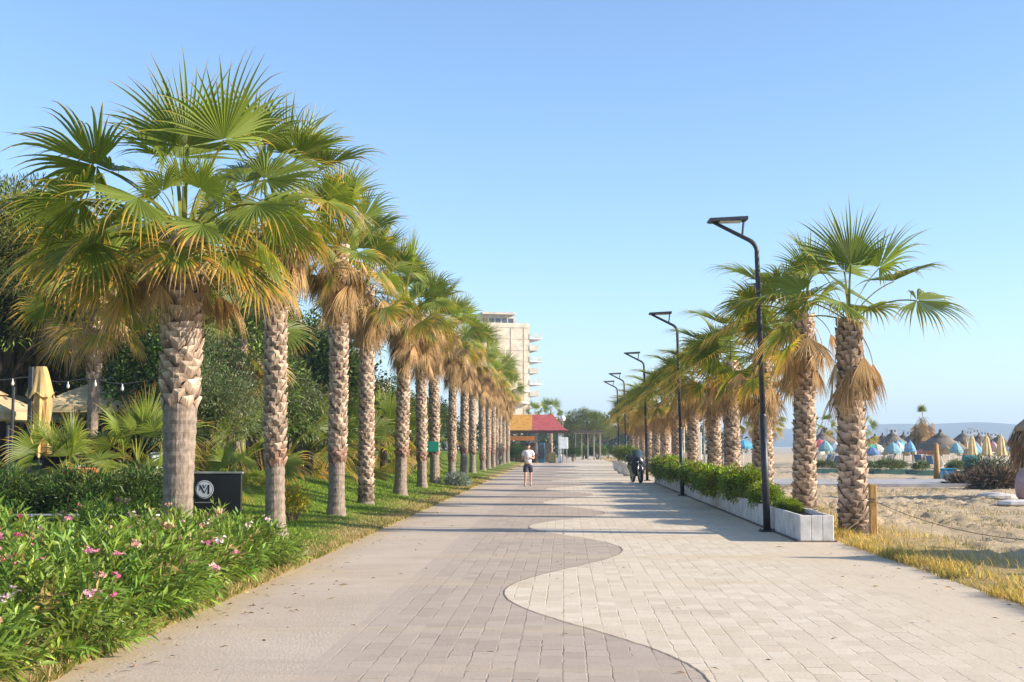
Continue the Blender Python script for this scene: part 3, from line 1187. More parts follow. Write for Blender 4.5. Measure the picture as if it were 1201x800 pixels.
for k in range(14):
    t = k / 13
    pts.append(q0 + Vector((-.62 * t + .05 * math.sin(t * 5), -.25 * t, -.6 * (1 - (1 - t) ** 1.6) + .02)))
b.tube(pts, .011, 6)
o = b.build('rope', mRope, None, True)
tag(o, 'loose rope end hanging from the timber post down to the paving', 'rope')


# ------------------------------------------------------------------ scooter
def scooter(loc, rz):
    t = empty('motor_scooter', loc, 'black motor scooter parked facing us at the far end of the planter', 'scooter', None, rz)
    blk = M_plain('scooter_black', (.018, .019, .022), .3, .15, 8)
    # front points to -Y
    def wheel(y, nm):
        b = MB()
        prof = []
        n = 28
        vs, fs = [], []
        for i in range(n):
            a = 2 * math.pi * i / n
            for j in range(8):
                q = 2 * math.pi * j / 8
                rad = .24 + .045 * math.cos(q)
                vs.append((.055 * math.sin(q), y + rad * math.cos(a), .285 + rad * math.sin(a)))
        for i in range(n):
            for j in range(8):
                fs.append((i * 8 + j, i * 8 + (j + 1) % 8, ((i + 1) % n) * 8 + (j + 1) % 8, ((i + 1) % n) * 8 + j))
        b.add(vs, fs)
        w_ = b.build(nm, mRubber, t, True)
        b = MB()
        for k in range(5):
            a = 2 * math.pi * k / 5
            b.tube([(0, y, .285), (0, y + .2 * math.cos(a), .285 + .2 * math.sin(a))], [.03, .02], 6)
        b.tube([(-.05, y, .285), (.05, y, .285)], .05, 12)
        b.build('rim', mSteel, w_)
    wheel(-.62, 'front_wheel')
    wheel(.62, 'rear_wheel')
    b = MB()
    b.tube([(-.085, -.62, .285), (-.085, -.55, .62), (-.03, -.47, .78)], .028, 8)
    b.tube([(.085, -.62, .285), (.085, -.55, .62), (.03, -.47, .78)], .028, 8)
    b.build('fork', mSteel, t, True)
    b = MB()
    vs, fs = [], []
    for i in range(9):
        a = R(20 + 140 * i / 8)
        for xx in (-.085, -.05, .05, .085):
            rr = .315 if abs(xx) < .06 else .29
            vs.append((xx, -.62 - rr * math.cos(a) * 1.0, .285 + rr * math.sin(a)))
    for i in range(8):
        for j in range(3):
            fs.append((i * 4 + j, i * 4 + j + 1, i * 4 + 5 + j, i * 4 + 4 + j))
    b.add(vs, fs)
    b.build('mudguard', blk, t, True)
    # leg shield, curved
    b = MB()
    vs, fs = [], []
    rows = [(.34, .17, -.33), (.55, .27, -.40), (.75, .29, -.45), (.95, .22, -.47), (1.05, .13, -.44)]
    for z, hw, y in rows:
        for j in range(7):
            u = j / 6 * 2 - 1
            vs.append((u * hw, y + .13 * u * u, z))
    for z, hw, y in rows:
        for j in range(7):
            u = j / 6 * 2 - 1
            vs.append((u * hw * .97, y + .13 * u * u + .035, z))
    nr = len(rows)
    for i in range(nr - 1):
        for j in range(6):
            o = i * 7 + j
            fs.append((o, o + 1, o + 8, o + 7))
            o += nr * 7
            fs.append((o, o + 7, o + 8, o + 1))
    for i in range(nr - 1):
        for j in (0, 6):
            o = i * 7 + j
            fs.append((o, o + 7, o + 7 + nr * 7, o + nr * 7))
    b.add(vs, fs)
    b.build('front_fairing', blk, t, True)
    for sx in (-1, 1):
        b = MB()
        b.lathe([(.07, 0), (.075, .02), (.05, .045)], (0, 0, 0), 14)
        o = b.build('headlight', mGlass, t, True, (sx * .10, -.455, .84))
        o.rotation_euler = (R(95), 0, 0)
        o.scale = (1, .7, 1)
    b = MB()
    vs, fs = [], []
    for i in range(5):
        z = 1.02 + .085 * i
        hw = (.16, .21, .22, .19, .12)[i]
        for j in range(7):
            u = j / 6 * 2 - 1
            vs.append((u * hw, -.43 + .05 * i + .09 * u * u, z))
    m_ = len(vs)
    vs += [(x, y + .012, z) for x, y, z in vs]
    for i in range(4):
        for j in range(6):
            o = i * 7 + j
            fs += [(o, o + 1, o + 8, o + 7), (o + m_, o + 7 + m_, o + 8 + m_, o + 1 + m_)]
    b.add(vs, fs)
    b.build('windscreen', mGlass, t, True)
    b = MB()
    b.tube([(-.36, -.28, 1.02), (-.2, -.36, 1.03), (0, -.38, 1.0), (.2, -.36, 1.03), (.36, -.28, 1.02)], .018, 8)
    b.build('handlebar', mBlack, t, True)
    for sx in (-1, 1):
        b = MB()
        b.tube([(sx * .26, -.33, 1.04), (sx * .33, -.35, 1.22)], .009, 6)
        b.lathe([(.02, -.02), (.075, -.012), (.075, .012), (.02, .02)], (sx * .35, -.35, 1.26), 12, sy=.3)
        b.build('mirror', mBlack, t)
    b = MB()
    b.prism([(-.36, .28), (.30, .28), (.62, .52), (.88, .62), (.90, .72), (.20, .70), (.05, .40), (-.36, .38)], -.17, .17, axis='X')
    b.build('body', blk, t)
    b = MB()
    b.prism([(.12, .70), (.86, .73), (.9, .80), (.5, .86), (.42, .80), (.12, .79)], -.15, .15, axis='X')
    b.build('seat', mRubber, t)
    b = MB()
    b.box((0, .93, .98), (.42, .36, .30), bev=.06)
    b.build('top_box', blk, t)
    b = MB()
    b.tube([(.2, .1, .3), (.22, .9, .36)], [.05, .06], 10)
    b.build('exhaust', mSteel, t, True)
    b = MB()
    b.tube([(-.1, .05, .3), (-.22, .08, .02)], .015, 6)
    b.build('kickstand', mSteel, t)
    return t


ps = P(745, 566, 55.0)
sco = scooter((ps.x + .08, 55.2, .022), R(11))
sco.scale = (1.15, 1.1, 1.08)


# ------------------------------------------------------------------ person
def skin_obj(name, verts, edges, radii, mat, parent, root_i=0, sub=2):
    me = bpy.data.meshes.new(name)
    me.from_pydata(verts, edges, [])
    me.materials.append(mat)
    o = place(me, name, parent)
    md = o.modifiers.new('skin', 'SKIN')
    md.use_smooth_shade = True
    sv_ = me.skin_vertices[0].data
    for i, r_ in enumerate(radii):
        sv_[i].radius = (r_, r_) if not hasattr(r_, '__len__') else r_
        sv_[i].use_root = (i == root_i)
    s = o.modifiers.new('sub', 'SUBSURF')
    s.levels = s.render_levels = sub
    return o


def person(loc, rz):
    t = empty('person', loc, 'person in white t-shirt and dark shorts walking towards us, hands at chest, looking down', 'person', None, rz)
    # faces -Y ; height ~1.70
    V = [(0, 0, .93), (0, .01, 1.12), (0, .015, 1.30), (0, .01, 1.42), (0, -.005, 1.50),          # 0 pelvis 1 waist 2 chest 3 neckbase 4 neck
         (-.095, 0, .88), (-.11, -.06, .50), (-.115, .03, .10), (-.12, -.03, .045), (-.125, -.13, .03),   # left leg
         (.095, 0, .88), (.11, .04, .50), (.115, .16, .13), (.12, .13, .06), (.125, .04, .03),
         (-.175, .015, 1.385), (-.235, .02, 1.12), (-.12, -.20, 1.13),
         (.175, .015, 1.385), (.24, .03, 1.12), (.11, -.20, 1.15)]
    E = [(0, 1), (1, 2), (2, 3), (3, 4), (0, 5), (5, 6), (6, 7), (7, 8), (8, 9), (0, 10), (10, 11), (11, 12), (12, 13), (13, 14), (3, 15), (15, 16), (16, 17), (3, 18), (18, 19), (19, 20)]
    rad = [(.13, .10), (.13, .095), (.15, .11), (.08, .07), .055, .085, .058, .04, .042, .035, .085, .058, .04, .042, .035, .058, .042, .030, .058, .042, .030]
    body = skin_obj('body', V, E, rad, mSkin, t)
    # head with face
    b = MB()
    n, m_ = 20, 14
    vs, fs = [], []
    for i in range(m_ + 1):
        ph = math.pi * i / m_ - math.pi / 2
        for j in range(n):
            th = 2 * math.pi * j / n
            x = .076 * math.cos(ph) * math.cos(th)
            y = .095 * math.cos(ph) * math.sin(th)
            z = .118 * math.sin(ph)
            if z < 0:
                x *= 1 + z * 2.2
                if y > 0:
                    y *= 1 + z * 3
            if y < -.06 and abs(x) < .02 and -.04 < z < .02:
                y -= .022 * (1 - abs(x) / .02)
            if y < -.05 and .015 < abs(x) < .05 and .0 < z < .03:
                y += .008
            vs.append((x, y, z))
    for i in range(m_):
        for j in range(n):
            fs.append((i * n + j, i * n + (j + 1) % n, (i + 1) * n + (j + 1) % n, (i + 1) * n + j))
    b.add(vs, fs)
    for sx in (-1, 1):
        b.lathe([(.005, -.03), (.02, -.012), (.024, .012), (.01, .03)], (sx * .078, .01, 0), 8, sx=.45)
    hd = b.build('head', mSkin, t, True, (0, -.035, 1.60))
    hd.rotation_euler = (R(22), 0, 0)
    for sx in (-1, 1):
        b = MB()
        b.lathe([(.002, -.007), (.009, 0), (.002, .007)], (sx * .031, -.081, .013), 8)
        b.build('eye', mHair, hd, True)
    b = MB()
    b.box((0, -.082, -.058), (.04, .012, .009))
    b.build('mouth', M_plain('lip', (.34, .13, .11), .5), hd)
    b = MB()
    vs = [(x * 1.07, y * 1.06 + .006, z * 1.05 + .006) for (x, y, z) in vs]
    keepf = [f for f in fs if all((vs[i][2] > .035 + (-.0 if vs[i][1] < -.03 else -.10 if vs[i][1] > .02 else -.03)) for i in f)]
    b.add(vs, keepf)
    b.build('hair', mHair, hd, True)
    # hands
    for s, w_ in ((-1, (-.12, -.20, 1.13)), (1, (.11, -.20, 1.15))):
        hv = [(0, 0, 0), (-s * .04, -.045, .01), (-s * .055, -.075, .012)]
        he = [(0, 1), (1, 2)]
        hr = [.026, (.036, .018), (.034, .016)]
        for f in range(4):
            k = len(hv)
            off = (f - 1.5) * .018
            ln = (.03, .036, .034, .026)[f]
            hv += [(-s * .055 - s * .012, -.08, .012 + off), (-s * (.065 + ln), -.085, .006 + off), (-s * (.07 + ln), -.06, off)]
            he += [(2, k), (k, k + 1), (k + 1, k + 2)]
            hr += [.0095, .009, .0075]
        k = len(hv)
        hv += [(-s * .02, -.05, .045), (-s * .05, -.075, .06)]
        he += [(1, k), (k, k + 1)]
        hr += [.011, .008]
        o = skin_obj('hand', hv, he, hr, mSkin, t, 0, 1)
        o.location = w_
    # shirt and shorts follow the body
    sv_ = [(0, 0, .90), (0, .01, 1.10), (0, .015, 1.30), (0, .01, 1.415), (-.17, .015, 1.385), (-.215, .018, 1.22), (.17, .015, 1.385), (.22, .022, 1.22)]
    skin_obj('t_shirt', sv_, [(0, 1), (1, 2), (2, 3), (3, 4), (4, 5), (3, 6), (6, 7)], [(.165, .13), (.16, .125), (.172, .13), (.095, .085), .082, .075, .082, .075], mShirt, t)
    sh = [(0, 0, .97), (0, 0, .90), (-.098, -.01, .82), (-.112, -.05, .54), (.098, .0, .82), (.112, .03, .54)]
    skin_obj('shorts', sh, [(0, 1), (1, 2), (2, 3), (1, 4), (4, 5)], [(.16, .125), (.165, .13), .112, .105, .112, .105], mShorts, t)
    for s, (x, y, z) in ((-1, (-.122, -.075, .024)), (1, (.122, .085, .035))):
        b = MB()
        b.lathe([(.04, -.022), (.055, -.015), (.05, .012), (.03, .03)], (0, 0, 0), 12, sy=2.3, sx=.85)
        b.build('sandal', M_plain('sandal_rubber', (.30, .22, .16), .8), t, True, (x, y, z))
    return t


pp = P(619, 570.5, 50.0)
person((pp.x, 50.4, .021), R(6))


# ------------------------------------------------------------------ oleanders
def oleander_mesh(seed, rx, ry, h, shoots=230, per=22, lL=.15, lW=.031, col=(.165, .245, .035)):
    r = np.random.default_rng(seed)
    a = r.random(shoots) * 2 * np.pi
    d = np.sqrt(r.random(shoots))
    top = np.stack([np.cos(a) * d * rx, np.sin(a) * d * ry, h * (1.02 - .55 * d ** 2.2) * (1 + r.normal(0, .10, shoots))], 1)
    low = r.random(shoots) < .3
    d = np.where(low, 1.02 + .12 * r.random(shoots), d)
    top = np.stack([np.cos(a) * d * rx, np.sin(a) * d * ry, np.where(low, h * (.12 + .4 * r.random(shoots)), top[:, 2])], 1)
    base = np.stack([np.cos(a) * d * rx * .35, np.sin(a) * d * ry * .45, np.zeros(shoots)], 1)
    B, D, C = [], [], []
    tips = []
    for s in range(shoots):
        ax = top[s] - base[s]
        ax_n = ax / np.linalg.norm(ax)
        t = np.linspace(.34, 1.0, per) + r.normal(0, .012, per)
        pts = base[s] + ax * t[:, None] + np.array([0, 0, -.04]) * ((t - .6) ** 2)[:, None]
        o1 = np.cross(ax_n, [0.3, .2, 1.0]); o1 /= np.linalg.norm(o1)
        o2 = np.cross(ax_n, o1)
        an = np.arange(per) * 2.1 + r.random() * 6
        out = np.cos(an)[:, None] * o1 + np.sin(an)[:, None] * o2
        k = (.45 + .75 * t)[:, None]
        dd = out * (1.15 - .55 * t)[:, None] + ax_n * k * .75
        B.append(pts); D.append(dd + r.normal(0, .12, dd.shape))
        cs = np.array(col) * (1 + r.normal(0, .22)) * np.array((1 + r.normal(0, .12), 1, 1))
        yl = 1.0
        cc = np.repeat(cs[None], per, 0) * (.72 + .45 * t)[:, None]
        if r.random() < .05:
            cc = np.repeat(np.array((.34, .25, .09))[None], per, 0)
        C.append(cc)
        tips.append((top[s], ax_n))
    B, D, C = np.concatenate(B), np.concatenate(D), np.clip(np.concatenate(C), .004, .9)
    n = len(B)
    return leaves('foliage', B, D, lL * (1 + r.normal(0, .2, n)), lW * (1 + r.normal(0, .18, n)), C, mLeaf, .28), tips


def flower_mesh(seed, col):
    r = random.Random(seed)
    b = MB()
    for k in range(9):
        c = Vector((r.gauss(0, .04), r.gauss(0, .04), r.gauss(.02, .03)))
        ax = Vector((r.gauss(0, .8), r.gauss(0, .8), 1.0)).normalized()
        o1 = ax.orthogonal().normalized()
        o2 = ax.cross(o1)
        q = r.uniform(.7, 1.25)
        cc = tuple(min(.9, x * q) for x in col)
        cin = tuple(min(.9, x * 1.2 + .08) for x in cc)
        for p in range(5):
            a = 2 * math.pi * p / 5 + k
            d = o1 * math.cos(a) + o2 * math.sin(a)
            s = o2 * math.cos(a) - o1 * math.sin(a)
            s1 = .030 * r.uniform(.8, 1.2)
            bi = b.add([c, c + d * s1 * .7 + s * s1 * .45 + ax * .008, c + d * s1 * 1.2 + ax * .002, c + d * s1 * .7 - s * s1 * .45 + ax * .008], [(0, 1, 2, 3)], 0, cc)
            b.c[bi] = cin
    return b.mesh('flower', mFlower)


FL = [flower_mesh(1, (.70, .24, .34)), flower_mesh(2, (.78, .40, .46)), flower_mesh(3, (.82, .58, .58)), flower_mesh(4, (.66, .13, .24)), flower_mesh(5, (.80, .40, .30))]
ole_var = [oleander_mesh(s, .92, 1.15, .76) for s in (1, 2, 3)]
ole_stem = stems_mesh(22, .6, .6, .011, (.16, .13, .08))
OX = .22
ole_spots = [  # x, y, variant, rz, scale, flowers
    (-4.66, 8.0, 0, 0, .95, 5, 'oleander bush nearest us at the bottom left corner beside the paving'),
    (-4.68, 9.8, 1, 1.2, .95, 7, 'pink flowering oleander in the front row, second from the near corner'),
    (-4.72, 11.6, 2, 2.4, 1.0, 9, 'oleander in the middle of the front row with the most pink clusters'),
    (-4.75, 13.4, 0, 3.3, .96, 7, 'front row oleander with pale pink and red clusters left of the smooth palm trunk'),
    (-4.85, 15.1, 1, 4.1, .92, 7, 'oleander at the foot of the nearest palm, flowers on upright shoots'),
    (-4.72, 16.2, 2, 5.2, .85, 6, 'last oleander at the far end of the hedge, below the second palm'),
    (-6.15, 8.9, 1, .5, 1.02, 4, 'back row oleander at the left picture edge, half hidden by the front row'),
    (-6.25, 11.2, 0, 1.9, 1.0, 6, 'back row oleander with pink clusters below the metal rail'),
    (-6.35, 13.4, 2, 3.9, .98, 4, 'back row oleander in front of the dark green hedge, left of the nearest palm'),
    (-6.05, 16.2, 0, 4.6, .92, 4, 'oleander with a bright red flower in front of the black sign'),
    (-7.6, 12.6, 1, 2.2, 1.0, 3, 'oleander farthest left behind the others, under the metal rail'),
]
for i, (x, y, v, rz, s, nf, lab) in enumerate(ole_spots):
    me, tips = ole_var[v]
    x += OX if x > -5 else 0
    o = empty('oleander_bush', (x, y, gz(x, y) + .03), lab, 'oleander', 'oleander bushes along the promenade', rz, s)
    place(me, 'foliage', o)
    place(ole_stem, 'stems', o)
    r = random.Random(50 + i)
    # camera-side tips get the flowers
    cand = []
    for (tp, ax) in tips:
        wpt = Matrix.Rotation(rz, 3, 'Z') @ Vector(tp)
        if tp[2] > .30:
            cand.append((wpt.x * .5 - wpt.y + r.gauss(0, .5), tp))
    cand.sort(key=lambda q: -q[0])
    nf = int(nf * 2.2)
    for k in range(nf):
        tp = cand[int(k * len(cand) * .75 / nf)][1]
        f = place(r.choice(FL), 'flower', o, (tp[0], tp[1], tp[2] + .05), r.uniform(0, 6), r.uniform(.5, .95))

# hedge behind with clipped dark foliage
HM = [bush_mesh('foliage', (.85, .60, .52), 300, 46, .16, .10, .024, (.06, .115, .02), var=.35, col2=(.10, .15, .03)) for _ in range(2)]
for i, (x, y, lab) in enumerate(((-10.3, 19.4, 'dark green hedge shrub at the left picture edge behind the rail'), (-8.95, 19.5, 'hedge shrub under the yellow-green fan palm behind the rail'), (-7.65, 19.6, 'hedge shrub right of the terracotta pot, behind the rail'), (-7.05, 20.3, 'hedge shrub closest to the nearest palm, behind the rail'))):
    o = empty('hedge_shrub', (x, y, .12), lab, 'hedge', 'hedge shrubs in front of the cafe', i * 1.7)
    place(HM[i % 2], 'foliage', o, (0, 0, .02), 0, (1, 1, 1.0))
    place(ole_stem, 'stems', o)

# metal rail
rl = empty('metal_rail', (-9.0, 17.9, .12), 'two-bar silver metal rail running behind the oleanders on the left', 'rail')
for z in (.36, .52):
    b = MB()
    b.tube([(-3, 0, z), (3.1, .1, z)], .018, 8)
    b.build('bar', mSteel, rl, True)
for x in (-2.4, -.6, 1.2, 2.9):
    b = MB()
    b.tube([(x, 0.03, -.05), (x, .03, .54)], .02, 8)
    b.build('upright', mSteel, rl, True)

# black sign with round monogram
sg = empty('garden_sign', (P(252, 600, 22.0).x, 22.0, gz(-6.3, 22.0) - .22), 'black sign panel with a round white VM monogram badge behind the oleanders', 'sign')
b = MB()
b.box((.05, 0, .62), (.86, .07, 1.24), bev=.01)
b.build('panel', mBlack, sg)
b = MB()
b.box((.05, 0, 1.262), (.90, .10, .035), bev=.008)
b.build('top_trim', M_plain('grey_trim', (.25, .25, .25), .6), sg)
b = MB()
n = 40
for (r_, y_, mi) in ((.163, -.040, 0), (.148, -.046, 1), (.140, -.049, 0)):
    vs = [(-.185 + r_ * math.cos(2 * math.pi * k / n), y_, .965 + r_ * math.sin(2 * math.pi * k / n)) for k in range(n)]
    vs += [(x, y_ + .012, z) for x, y, z in vs]
    b.add(vs, [tuple(range(n))] + [(k, (k + 1) % n, n + (k + 1) % n, n + k) for k in range(n)], mi)
bd = b.build('badge', [M_plain('badge_grey', (.62, .63, .66), .5, .05), mBlack], sg)
b = MB()
cx0, cz0 = -.185, .965
def stroke(x0, z0, x1, z1, wd):
    d = Vector((x1 - x0, 0, z1 - z0)).normalized()
    nn = Vector((-d.z, 0, d.x)) * wd / 2
    A, B_ = Vector((cx0 + x0, -.0515, cz0 + z0)), Vector((cx0 + x1, -.0515, cz0 + z1))
    vs = [A + nn, A - nn, B_ - nn, B_ + nn]
    vs2 = [v + Vector((0, .004, 0)) for v in vs]
    b.add(vs + vs2, [(0, 1, 2, 3), (0, 4, 5, 1), (1, 5, 6, 2), (2, 6, 7, 3), (3, 7, 4, 0)])
stroke(-.080, .075, -.080, -.02, .010)
stroke(-.085, .078, .005, -.065, .026)
stroke(.005, -.065, .075, .078, .011)
stroke(.078, .078, .078, -.075, .028)
stroke(-.03, .085, .0, .02, .020)
stroke(.0, .02, .03, .085, .008)
stroke(.055, -.075, .10, -.075, .008)
stroke(.058, .078, .10, .078, .008)
stroke(-.10, .080, -.06, .080, .008)
b.build('monogram', mBlack, bd)
b = MB()
b.box((-.185, -.039, .735), (.34, .006, .008))
b.build('line', M_plain('badge_line', (.5, .5, .5), .5, .05), sg)


# ------------------------------------------------------------------ small fan palms and garden plants
def low_palm(loc, n, scale, seed, label, th=.35, pmin=-4, tint=None):
    o = empty('fan_palm', loc, label, 'palm', 'low fan palms in the garden')
    b = MB()
    b.tube([(0, 0, -.05), (0, 0, th)], [.12 * scale + .04, .10 * scale + .03], 12, col=(.14, .10, .07))
    b.build('trunk', mTrunk, o, True)
    r = random.Random(seed)
    az = 0
    usable = [p for p in PCS if p >= pmin]
    for i in range(n):
        t = (i + .5) / n
        az += 2.4 + r.uniform(-.3, .3)
        me = r.choice(LIVE[usable[min(len(usable) - 1, int(t * len(usable)))]])
        q = place(me, 'frond', o, (0, 0, th), az, scale * r.uniform(.85, 1.1))
        q.rotation_euler = (r.uniform(-.2, .2), r.uniform(-.15, .15), az)
    return o


def at(px, py, Y, z=None):
    p = P(px, py, Y)
    p.z = gz(p.x, p.y) if z is None else z
    return p


low_palm(at(78, 560, 20.6), 17, .50, 1, 'yellow-green fan palm growing by the terracotta pot on the left', .95)
low_palm(at(160, 560, 25), 22, .72, 2, 'tall bushy fan palm just left of the nearest big palm trunk', .95, -26)
low_palm(at(182, 560, 23.2), 12, .5, 8, 'small low fan palm tucked against the nearest big palm trunk', .5, -26)
low_palm(at(285, 550, 31), 22, .80, 3, 'spreading fan palm between the first and second big palms', .55, -26)
low_palm(at(262, 550, 27), 12, .45, 9, 'low fan palm just behind the black sign', .4, -4)
low_palm(at(362, 545, 38), 20, .95, 4, 'fan palm on the lawn crest between the second and third big palms', .8, -26)
low_palm(at(412, 540, 44), 18, .95, 5, 'fan palm between the third and fourth big palms', .9, -26)
low_palm(at(450, 540, 50), 18, 1.0, 6, 'fan palm on the crest between the fourth and fifth big palms', 1.2, -26)
low_palm(at(482, 540, 58), 16, 1.0, 7, 'fan palm between the fifth and sixth big palms', 1.0, -26)

# terracotta pot
b = MB()
b.lathe([(.20, 0), (.27, .45), (.30, .47), (.30, .54), (.26, .54), (.25, .48)], (0, 0, 0), 24)
pt = P(93, 560, 20.2)
o = b.build('plant_pot', mTerra, None, True, (pt.x, 20.2, .75))
tag(o, 'terracotta plant pot on a low wall under the yellow-green fan palm', 'pot')
b = MB()
b.box((0, 0, .31), (2.6, .4, .62), bev=.02)
o = b.build('low_wall', mConc, None, False, (pt.x, 20.35, .12))
tag(o, 'low masonry wall hidden behind the hedge and carrying the pot', 'wall')

# shaggy thin palm in front of the dark wood
fp = at(107, 545, 27)
sp = fan_palm((fp.x, 27, gz(fp.x, 27)), 4.5, 2.6, .125, .12, 22, 12, 301, 'slim shaggy palm with pale thin trunk rising behind the parasols', None, .8, pmin=-26, dead_drop=.4)
fp = at(265, 545, 33)
fan_palm((fp.x + .3, 33, gz(fp.x, 33)), 3.6, 1.5, .2, .18, 18, 22, 302, 'half hidden shaggy palm behind the two nearest big palms', None, .85, pmin=-46, dead_drop=1.0)

# shrubs and garden trees behind the lawn
SH = [bush_mesh('foliage', (1.3, 1.2, 1.35), 260, 50, .32, .13, .05, (.085, .14, .028), var=.4, col2=(.15, .20, .04)),
      bush_mesh('foliage', (1.2, 1.2, 1.5), 260, 50, .30, .10, .022, (.13, .165, .075), var=.35, col2=(.19, .22, .11)),
      bush_mesh('foliage', (1.4, 1.3, 1.6), 280, 55, .30, .10, .06, (.06, .11, .022), var=.45, col2=(.10, .16, .035))]
shrub_stem = stems_mesh(9, .8, 1.6, .04)
spots = [(240, 30, 1, 1.15, 'grey-green feathery shrub right of the nearest big palm trunk'), (275, 36, 0, 1.5, 'tall mid-green shrub behind the second big palm'), (312, 36, 1, 1.25, 'silvery shrub hidden behind the second big palm trunk'),
         (362, 46, 2, 1.75, 'tall dark green tree-like shrub between second and third big palms'), (378, 52, 0, 1.4, 'green shrub behind the third big palm'), (412, 60, 1, 1.35, 'pale green shrub in the gap right of the third big palm'),
         (452, 64, 2, 1.3, 'dark shrub in the gap between fourth and fifth palms'), (482, 76, 0, 1.35, 'green shrub in the gap between fifth and sixth palms'), (505, 90, 2, 1.3, 'far green shrub between sixth and seventh palms'),
         (190, 31, 2, 1.2, 'dark shrub behind the bushy fan palm left of the nearest trunk'), (140, 34, 0, 1.1, 'green shrub under the parasol edge left of the nearest trunk'), (335, 58, 2, 2.1, 'large dark tree-like shrub far behind the second palm'),
         (430, 84, 0, 1.5, 'far mid-green shrub between third and fourth palms'), (396, 74, 2, 1.7, 'far dark shrub behind the third palm')]
for i, (px, Y, v, s, lab) in enumerate(spots):
    p = at(px, 545, Y)
    o = empty('garden_shrub', p, lab, 'shrub', 'garden shrubs behind the left palms', i * 1.3, s)
    place(SH[v], 'foliage', o)
    place(shrub_stem, 'stems', o)
YB = bush_mesh('foliage', (.28, .28, .36), 60, 30, .10, .07, .03, (.42, .36, .02), var=.2)
p = at(343, 600, 24.5)
o = empty('yellow_shrub', p, 'small bright yellow-leaved shrub right of the second big palm', 'shrub')
place(YB, 'foliage', o)
place(PS, 'stems', o)
AB = bush_mesh('foliage', (.42, .40, .26), 70, 26, .12, .16, .03, (.26, .31, .29), var=.2, lift=.22)
p = at(526, 566, 48.5)
p.x = -4.2
p.z = gz(p.x, p.y)
o = empty('silver_shrub', p, 'small silvery grey shrub at the lawn edge by the seventh palm', 'shrub')
place(AB, 'foliage', o)
place(PS, 'stems', o)
# teal sign on palm seven
b = MB()
b.box((0, 0, 0), (.52, .03, .40), bev=.01)
o = b.build('small_sign', M_plain('teal_paint', (.02, .27, .19), .5, .1), None, False, (-5.15, leftY[6] - .36, 1.62))
tag(o, 'small blank teal sign fixed to a palm trunk in the left row', 'sign')


# ------------------------------------------------------------------ pines
def pine_mesh(seed, rx, ry, h0, h1, n_cl=300, per=170, col=(.10, .13, .03), cl=.62):
    global rng
    pts, dirs, idx, c = clump_cloud(n_cl, per, (rx, ry, (h1 - h0) / 2), cl, squash=.6, shell=.5, zmin=-.7)
    pts[:, 2] += (h0 + h1) / 2
    cc = pick(col, n_cl, .28, .1)
    s = rng.random(n_cl) < .3
    cc[s] = pick((.17, .20, .04), int(s.sum()), .2, .1)
    C = np.clip(cc[idx] * (1 + rng.normal(0, .2, (len(idx), 1))), .004, .9)
    dirs[:, 2] += .3
    me = leaves('crown', pts, dirs, .24 * (1 + rng.normal(0, .2, len(pts))), .035, C, mNeedle, .1)
    b = MB()
    b.tube([(0, 0, -.1), (.1, .05, h0 * .6), (.0, .1, h0 * 1.1), (.15, 0, h1 * .85)], [.26, .21, .17, .05], 10, col=(.07, .05, .04))
    r = random.Random(seed)
    for k in range(0, n_cl, 8):
        e = Vector(c[k]) + Vector((0, 0, (h0 + h1) / 2))
        z0 = r.uniform(h0 * .5, h0 * 1.25)
        m1 = Vector((e.x * .4, e.y * .4, (z0 + e.z) / 2 - .1))
        b.tube([(0, 0.05, z0), m1, e], [.09, .05, .015], 6, col=(.08, .06, .045))
    tm = b.mesh('trunk', mBark, True)
    return me, tm


PN = [pine_mesh(1, 3.6, 3.4, 3.6, 8.4), pine_mesh(2, 3.2, 3.4, 4.0, 9.3), pine_mesh(3, 3.0, 3.0, 2.2, 7.0)]
pine_spots = [(-8, 33, 1, 1.0, 'tall pine at the left picture edge behind the parasols'), (60, 36, 0, 1.03, 'tall pine behind the closed parasol'), (130, 35, 0, .98, 'pine behind the slim shaggy palm'), (195, 38, 1, .90, 'pine with its crown behind the nearest big palm'),
              (20, 44, 0, 1.12, 'pine in the second line behind the cafe, far left'), (100, 46, 1, 1.05, 'pine in the second line behind the closed parasol'), (170, 48, 0, 1.1, 'pine in the second line behind the nearest palm'),
              (250, 46, 2, 1.12, 'dark pine between the first and second big palms'), (300, 52, 2, 1.08, 'pine behind the second big palm'), (-60, 38, 0, 1.1, 'pine beyond the left picture edge, its crown reaching in'),
              (345, 66, 2, 1.0, 'lower far pine behind the gap of second and third palms'), (225, 56, 0, 1.1, 'far pine deep behind the nearest two palms')]
for i, (px, Y, v, s, lab) in enumerate(pine_spots):
    p = at(px, 545, Y)
    o = empty('pine_tree', p, lab, 'pine tree', 'pines behind the cafe', i * 2.1, (s * .95, s * .95, s * .84))
    place(PN[v][0], 'crown', o)
    place(PN[v][1], 'trunk', o)
# dense undergrowth far behind
pts, dirs, idx, c = clump_cloud(520, 70, (13, 5, 3.2), .9, shell=.2)
pts[:, 2] += 2.6
keep = pts[:, 2] > 0
C = pick((.025, .045, .012), int(keep.sum()), .4, .1)
me = leaves('wood', pts[keep], dirs[keep], .5, .16, C, mLeaf, .3)
o = place(me, 'wood', None, (-27, 58, .9))
tag(o, 'dark dense undergrowth of the wood behind the cafe', 'wood', kind='stuff')


